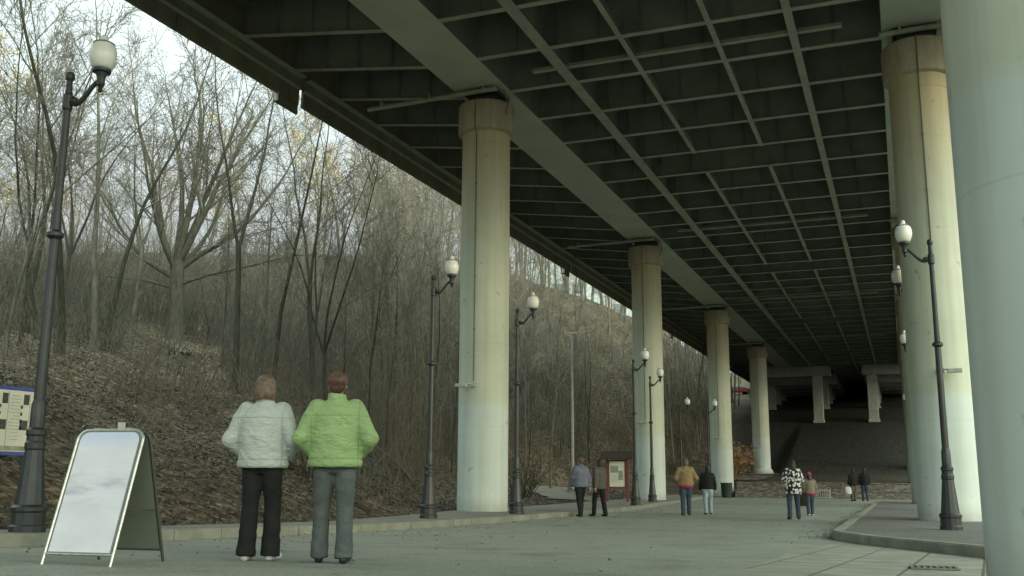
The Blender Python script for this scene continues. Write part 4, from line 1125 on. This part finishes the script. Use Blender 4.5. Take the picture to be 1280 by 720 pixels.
def person(x, y, z, hgt, head_deg, label, jacket, trouser, shoe, hair, hairstyle='short', vox=.014, stride=0.0, arms='pocket', hem=.86, bulk=1.0, stance=.10, flare=0, collar=True, hat=None, shirt=None, group=None, turn=0):
    k = hgt/1.72
    t = thing('person', (x, y, z), label, 'person', group, R(head_deg)); t.scale = (k, k, k)
    hipz, knz = .90, .49
    ank = {s: Vector((s*stance, stride*s, .075)) for s in (-1, 1)}
    sh = {s: Vector((s*.185, -.01, 1.405)) for s in (-1, 1)}
    if arms == 'pocket':
        el = {s: Vector((s*(.305*bulk**.3), -.06, 1.12)) for s in (-1, 1)}; wr = {s: Vector((s*.20, .115, .97)) for s in (-1, 1)}
    elif arms == 'front':
        el = {s: Vector((s*.26, -.02, 1.13)) for s in (-1, 1)}; wr = {s: Vector((s*.09, .24, 1.17)) for s in (-1, 1)}
    else:
        el = {s: Vector((s*.245, -.03-stride*s*.4, 1.12)) for s in (-1, 1)}; wr = {s: Vector((s*.26, .05-stride*s*.9, .88)) for s in (-1, 1)}
    kn = {s: Vector((s*(stance*.55+.045), stride*s*.55+.03, knz)) for s in (-1, 1)}
    # body: one fused surface
    mb = MB()
    for s in (-1, 1):
        capsule(mb, (s*.09, 0, hipz), .086, kn[s], .056); capsule(mb, kn[s], .056, ank[s], .040)
        capsule(mb, ank[s]+Vector((0, -.02, -.035)), .036, ank[s]+Vector((s*.02, .15, -.045)), .028)
        capsule(mb, sh[s], .058, el[s], .043); capsule(mb, el[s], .042, wr[s], .029)
    loft(mb, [(.82, .15, .10, 0, 0), (.95, .168, .115, 0, 0), (1.08, .145, .10, 0, 0), (1.28, .172, .118, 0, 0), (1.40, .17, .10, 0, -.01), (1.46, .09, .07, 0, -.015)])
    capsule(mb, (0, -.012, 1.42), .062, (0, .0, 1.55), .054)
    # head: skull, jaw, nose, brow, ears
    mb.sphere((0, -.008, 1.635), (.076, .094, .09), 18, 12); mb.sphere((0, .028, 1.575), (.058, .062, .062), 14, 10)
    capsule(mb, (0, .083, 1.63), .010, (0, .104, 1.592), .015, 8); capsule(mb, (-.035, .074, 1.645), .013, (.035, .074, 1.645), .013, 8)
    capsule(mb, (-.02, .083, 1.558), .009, (.02, .083, 1.558), .009, 8)
    for s in (-1, 1): mb.sphere((s*.078, -.008, 1.607), (.013, .022, .032), 8, 6)
    me = fuse(mb, min(vox, .011), 2)
    mb2 = MB(); 
    for s in (-1, 1):
        if arms != 'pocket': hand(mb2, wr[s], (wr[s]-el[s]), s, 1)
    base_n = len(me.vertices)
    v = [tuple(p.co) for p in me.vertices]+mb2.v; f = [tuple(p.vertices) for p in me.polygons]; n0 = len(f)
    f += [tuple(i+base_n for i in q) for q in mb2.f]
    ev = MB()
    for s in (-1, 1): ev.sphere((s*.031, .079, 1.618), (.013, .009, .009), 8, 6)
    b2 = len(v); v += ev.v; n1 = len(f); f += [tuple(i+b2 for i in q) for q in ev.f]
    bm_ = bpy.data.meshes.new('body'); bm_.from_pydata(v, [], f); bm_.materials.append(M['skin']); bm_.materials.append(M['eye'])
    bm_.polygons.foreach_set('material_index', [0]*n1+[1]*(len(f)-n1)); bm_.polygons.foreach_set('use_smooth', [True]*len(f)); bm_.update()
    link('body', bm_, t)
    # trousers
    mb = MB()
    for s in (-1, 1):
        capsule(mb, (s*.092, 0, hipz-.02), .108, kn[s]+Vector((0, .0, .02)), .080)
        lo = ank[s]+Vector((0, -.005, -.03)); n = Vector(kn[s])
        pts = [n.lerp(lo, q) for q in (0, .3, .65, 1)]
        mb.tube(pts, [.079, .074+flare*.3, .070+flare*.7, .072+flare], 16)
    loft(mb, [(.80, .12, .10, 0, 0), (.86, .18, .125, 0, 0), (.94, .19, .135, 0, 0), (1.02, .175, .125, 0, 0)])
    link('trousers', fuse(mb, vox, 6, .008, hgt*10, 6), t).data.materials.append(M[trouser])
    # shoes
    mb = MB()
    for s in (-1, 1):
        a = ank[s]
        capsule(mb, (a.x, a.y-.035, .040), .042, (a.x+s*.022, a.y+.165, .034), .036); capsule(mb, (a.x, a.y-.02, .07), .045, (a.x, a.y+.05, .06), .042)
    for i, q in enumerate(mb.v):
        if q[2] < .004: mb.v[i] = (q[0], q[1], .004)
    link('shoes', fuse(mb, min(vox, .012), 1), t).data.materials.append(M[shoe])
    # jacket
    b = bulk; mb = MB()
    loft(mb, [(hem, .205*b, .155*b, 0, 0), (hem+.03, .214*b, .165*b, 0, 0), (1.05, .212*b, .162*b, 0, 0), (1.2, .215*b, .165*b, 0, -.005), (1.34, .208*b, .150*b, 0, -.012), (1.43, .165*b**.5, .112, 0, -.02), (1.475, .10, .085, 0, -.015)], 24)
    for s in (-1, 1):
        capsule(mb, sh[s]+Vector((-s*.02, 0, -.01)), .086*b, el[s], .072*b)
        e2 = el[s].lerp(wr[s], .90); capsule(mb, el[s], .072*b, e2, .058*b**.5)
    if collar: mb.lathe([(.088, 1.44), (.092, 1.50), (.085, 1.535)], 20, (0, -.015, 0))
    jk = link('jacket', fuse(mb, vox, 5, .010*b, hgt*7+3, 4.6), t); jk.data.materials.append(M[jacket])
    if shirt:
        mb = MB(); mb.lathe([(.198*b, hem-.055), (.205*b, hem-.02), (.20*b, hem+.01)], 24)
        o = mb.build('shirt_hem', M[shirt], t, True); o.scale = (1, .76, 1)
    elif vox < .013:
        mb = MB(); mb.lathe([(.209*b, hem-.012), (.219*b, hem+.01), (.220*b, hem+.045), (.213*b, hem+.055)], 32); o = mb.build('hem_band', M[jacket], jk, True); o.scale = (1, .765, 1)
    # hair
    mb = MB(); mb.sphere((0, -.02, 1.648), (.088, .098, .092), 16, 12); mb.sphere((0, -.05, 1.60), (.078, .06, .07), 14, 10)
    if hairstyle == 'long':
        loft(mb, [(1.40, .05, .03, 0, -.10), (1.46, .088, .045, 0, -.10), (1.56, .095, .065, 0, -.06), (1.64, .09, .09, 0, -.022)], 14)
        for s in (-1, 1): capsule(mb, (s*.072, .0, 1.62), .026, (s*.08, -.01, 1.47), .022)
    elif hairstyle == 'bob':
        loft(mb, [(1.50, .082, .065, 0, -.045), (1.55, .098, .085, 0, -.035), (1.63, .095, .095, 0, -.02)], 14)
    hm = fuse(mb, .010, 2, .006, hgt*3, 16)
    # keep the face clear
    bmh = bmesh.new(); bmh.from_mesh(hm)
    bmesh.ops.delete(bmh, geom=[q for q in bmh.verts if q.co.y > .058 and q.co.z < 1.672], context='VERTS'); bmh.to_mesh(hm); bmh.free()
    ho = link('hair', hm, t); ho.data.materials.append(M[hair])
    if vox < .013:
        hr = random.Random(int(hgt*100)); mb = MB()
        for k in range(520):
            a = hr.uniform(0, 6.283); front = math.sin(a) > .35
            end = 1.15 if front else (hr.uniform(1.75, 2.0) if hairstyle == 'short' else 1.65)
            P = []; p0 = hr.uniform(.08, .6)
            for i in range(6):
                ph = p0+(end-p0)*i/5; rr = 1.03+.03*hr.random(); aa = a+.10*math.sin(i+k)
                P.append((.089*rr*math.sin(ph)*math.cos(aa), -.02+.100*rr*math.sin(ph)*math.sin(aa), 1.647+.094*rr*math.cos(ph)))
            if hairstyle == 'bob' and not front:
                x_, y_, z_ = P[-1]; L = hr.uniform(.09, .15)
                P += [(x_*1.04, y_*1.03-.01, z_-L*.5), (x_*.98, y_*.98-.012, z_-L)]
            mb.tube(P, [.0045]*(len(P)-1)+[.0018], 4, cap=False)
        mb.build('strands', M[hair+'_l'], ho, True)
    if hat:
        mb = MB(); mb.lathe([(.099, 1.62), (.103, 1.635), (.103, 1.66), (.094, 1.70), (.065, 1.735), (.02, 1.75)], 20, (0, -.012, 0)); mb.sphere((0, -.012, 1.757), .024)
        hh = mb.build('hat', M[hat], t, True)
        mb = MB(); mb.lathe([(.060, 1.741), (.064, 1.730), (.07, 1.738)], 16, (0, -.012, 0)); mb.build('hat_stripe', M['white_bag'], hh)
    return t
person(-5.62, 7.90, G(7.95), 1.70, 14, 'person in a pale grey white jacket and black flared trousers seen from behind', 'w_jacket', 'black_cloth', 'shoe_white', 'hair_brown', 'bob', .012, .05, 'pocket', .87, 1.13, .10, .022)
person(-4.92, 8.04, G(8.1), 1.73, 26, 'person in a lime green jacket and dark grey trousers seen from behind', 'g_jacket', 'grey_trouser', 'shoe_dark', 'hair_red', 'short', .012, -.06, 'pocket', .87, 1.15, .115, .012)
person(-2.97, 29.6, G(29.6), 1.66, 18, 'person in a black and white patterned coat walking on the asphalt', 'pattern', 'jeans', 'shoe_dark', 'hair_dark', 'long', .02, .06, 'front', .74, 1.12, .14)
person(-2.86, 33.6, G(33.6), 1.34, 25, 'child with a pink hat and khaki jacket carrying a dark bag', 'khaki', 'jeans', 'shoe_white', 'hair_dark', 'long', .02, .05, 'hang', .90, 1.05, .10, hat='pink', shirt='pink')
person(-2.60, 57.6, G(57.6), 1.70, 30, 'far person in dark clothes with a white bag by the stone wall', 'black_cloth', 'brown_coat', 'shoe_dark', 'hair_dark', 'short', .025, .05, 'hang', .84, 1.05)
person(-2.02, 57.8, G(57.8), 1.74, 10, 'far person in a black jacket and blue jeans by the stone wall', 'black_cloth', 'jeans', 'shoe_dark', 'hair_dark', 'short', .025, -.05, 'hang', .86, 1.1)
person(-8.88, 28.2, G(28.2), 1.70, 50, 'person in a lilac grey jacket and dark trousers before the kiosk', 'lilac', 'black_cloth', 'shoe_dark', 'hair_brown', 'short', .02, .16, 'hang', .86, 1.2)
person(-8.45, 28.7, G(28.7), 1.66, 60, 'person in a brown grey coat and dark trousers before the kiosk', 'brown_coat', 'black_cloth', 'shoe_dark', 'hair_dark', 'bob', .02, -.16, 'hang', .82, 1.1)
person(-6.36, 31.1, G(31.1), 1.74, 20, 'person in a tan jacket with red hem and blue jeans', 'tan', 'jeans', 'shoe_dark', 'hair_brown', 'bob', .02, .08, 'pocket', .90, 1.15, shirt='pink')
person(-5.95, 32.6, G(32.6), 1.55, 20, 'person in a black jacket and pale blue jeans', 'black_cloth', 'light_jeans', 'shoe_dark', 'hair_dark', 'short', .02, .08, 'hang', .90, 1.05)
def bag(x, y, z, w, d, h, m, lab, cat, hz):
    t = thing(cat.replace(' ', '_'), (x, y, z), lab, cat, rz=R(20))
    mb = MB(); loft(mb, [(0, w*.42, d*.4, 0, 0), (.03, w*.5, d*.5, 0, 0), (h*.6, w*.5, d*.5, 0, 0), (h*.92, w*.42, d*.25, 0, 0), (h, w*.4, d*.12, 0, 0)], 14); mb.build('sack', m, t, True)
    mb = MB(); mb.tube([(-w*.25, 0, h*.95), (-w*.18, 0, h+hz*.8), (0, 0, h+hz), (w*.18, 0, h+hz*.8), (w*.25, 0, h*.95)], .012, 6); mb.build('handle', m, t, True)
bag(-3.10, 33.5, G(33.5)+.30, .42, .22, .36, M['black_cloth'], 'dark shoulder bag hanging from the child hand', 'bag', .06)
bag(-2.86, 57.45, G(57.45)+.38, .36, .16, .38, M['white_bag'], 'white carrier bag held by the far dark clothed person', 'carrier bag', .04)

# ------------------------------------------------------------------ sky, sun, camera
SUN = Vector((math.cos(R(14))*.97, math.cos(R(14))*-.24, math.sin(R(14)))).normalized()
FILL_GLOW = Vector((.72, -.56, .42)).normalized()
w = bpy.data.worlds.new('World'); sc.world = w; w.use_nodes = True
nt = w.node_tree; bg = nt.nodes['Background']; bg.inputs['Strength'].default_value = .1
sky = node(nt, 'ShaderNodeTexSky', sky_type='NISHITA'); sky.sun_disc = False; sky.sun_elevation = R(14); sky.sun_rotation = math.atan2(SUN.x, SUN.y)
sky.air_density = 1.5; sky.dust_density = 3; sky.altitude = 100
tc = node(nt, 'ShaderNodeTexCoord'); sep = node(nt, 'ShaderNodeSeparateXYZ'); nt.links.new(tc.outputs['Generated'], sep.inputs[0])
ov_ = ramp(nt, sep.outputs['Z'], [(0, (.62, .66, .68)), (.2, (.66, .70, .73)), (.5, (1.75, 2.05, 2.0)), (1, (3.0, 3.5, 3.3))])
n = node(nt, 'ShaderNodeTexNoise', i_Scale=2.2, i_Detail=6.0); nt.links.new(tc.outputs['Generated'], n.inputs['Vector'])
cl = ramp(nt, n.outputs['Fac'], [(.3, (.9, .92, .94)), (.7, (1.08, 1.07, 1.06))])
o = mix(nt, 1.0, ov_.outputs[0], cl.outputs[0], 'MULTIPLY')
# sun-side haze lobe, turned behind the camera as added front fill
dt = node(nt, 'ShaderNodeVectorMath', operation='DOT_PRODUCT'); dt.inputs[1].default_value = FILL_GLOW; nt.links.new(tc.outputs['Generated'], dt.inputs[0])
hz = ramp(nt, dt.outputs['Value'], [(.0, (0, 0, 0)), (.45, (.88, 1.0, .92)), (.85, (2.5, 2.78, 2.45)), (1, (3.4, 3.65, 3.1))])
o = mix(nt, 1.0, o, hz.outputs[0], 'ADD')
sc10 = node(nt, 'ShaderNodeVectorMath', operation='SCALE'); sc10.inputs['Scale'].default_value = 9.6*SKYK; nt.links.new(o, sc10.inputs[0])
fin = mix(nt, .82, sky.outputs[0], sc10.outputs[0])
nt.links.new(fin, bg.inputs['Color'])
ld = bpy.data.lights.new('sun', 'SUN'); ld.energy = 1.0; ld.angle = R(9); ld.color = (1, .84, .56)
lo = bpy.data.objects.new('sun', ld); col.objects.link(lo); lo.rotation_euler = SUN.to_track_quat('Z', 'Y').to_euler(); lo.location = SUN*60

cd = bpy.data.cameras.new('camera'); cam = bpy.data.objects.new('camera', cd); col.objects.link(cam)
cd.sensor_width = 36; cd.lens = 1227.8/1280*36; cd.clip_end = 3000; cd.clip_start = .05
yaw, pitch, roll = .3745, .188, .0058
fw = Vector((-math.sin(yaw)*math.cos(pitch), math.cos(yaw)*math.cos(pitch), math.sin(pitch)))
r = Vector((math.cos(yaw), math.sin(yaw), 0)); u = r.cross(fw)
r2 = r*math.cos(roll)+u*math.sin(roll); u2 = -r*math.sin(roll)+u*math.cos(roll)
cam.matrix_world = Matrix(((r2.x, u2.x, -fw.x, 0), (r2.y, u2.y, -fw.y, 0), (r2.z, u2.z, -fw.z, 1.3), (0, 0, 0, 1)))
sc.camera = cam
sc.view_settings.view_transform = 'Standard'; sc.view_settings.look = 'None'; sc.view_settings.exposure = 0; sc.view_settings.gamma = 1
sc.render.engine = 'CYCLES'; sc.cycles.use_denoising = True; sc.cycles.max_bounces = 6; sc.cycles.diffuse_bounces = 4; sc.cycles.caustics_reflective = False; sc.cycles.caustics_refractive = False
for lst in (near, mid, far, sap, autumn):
    for p in lst:
        if p.name not in used:
            for k in list(p.children): bpy.data.objects.remove(k)
            bpy.data.objects.remove(p)
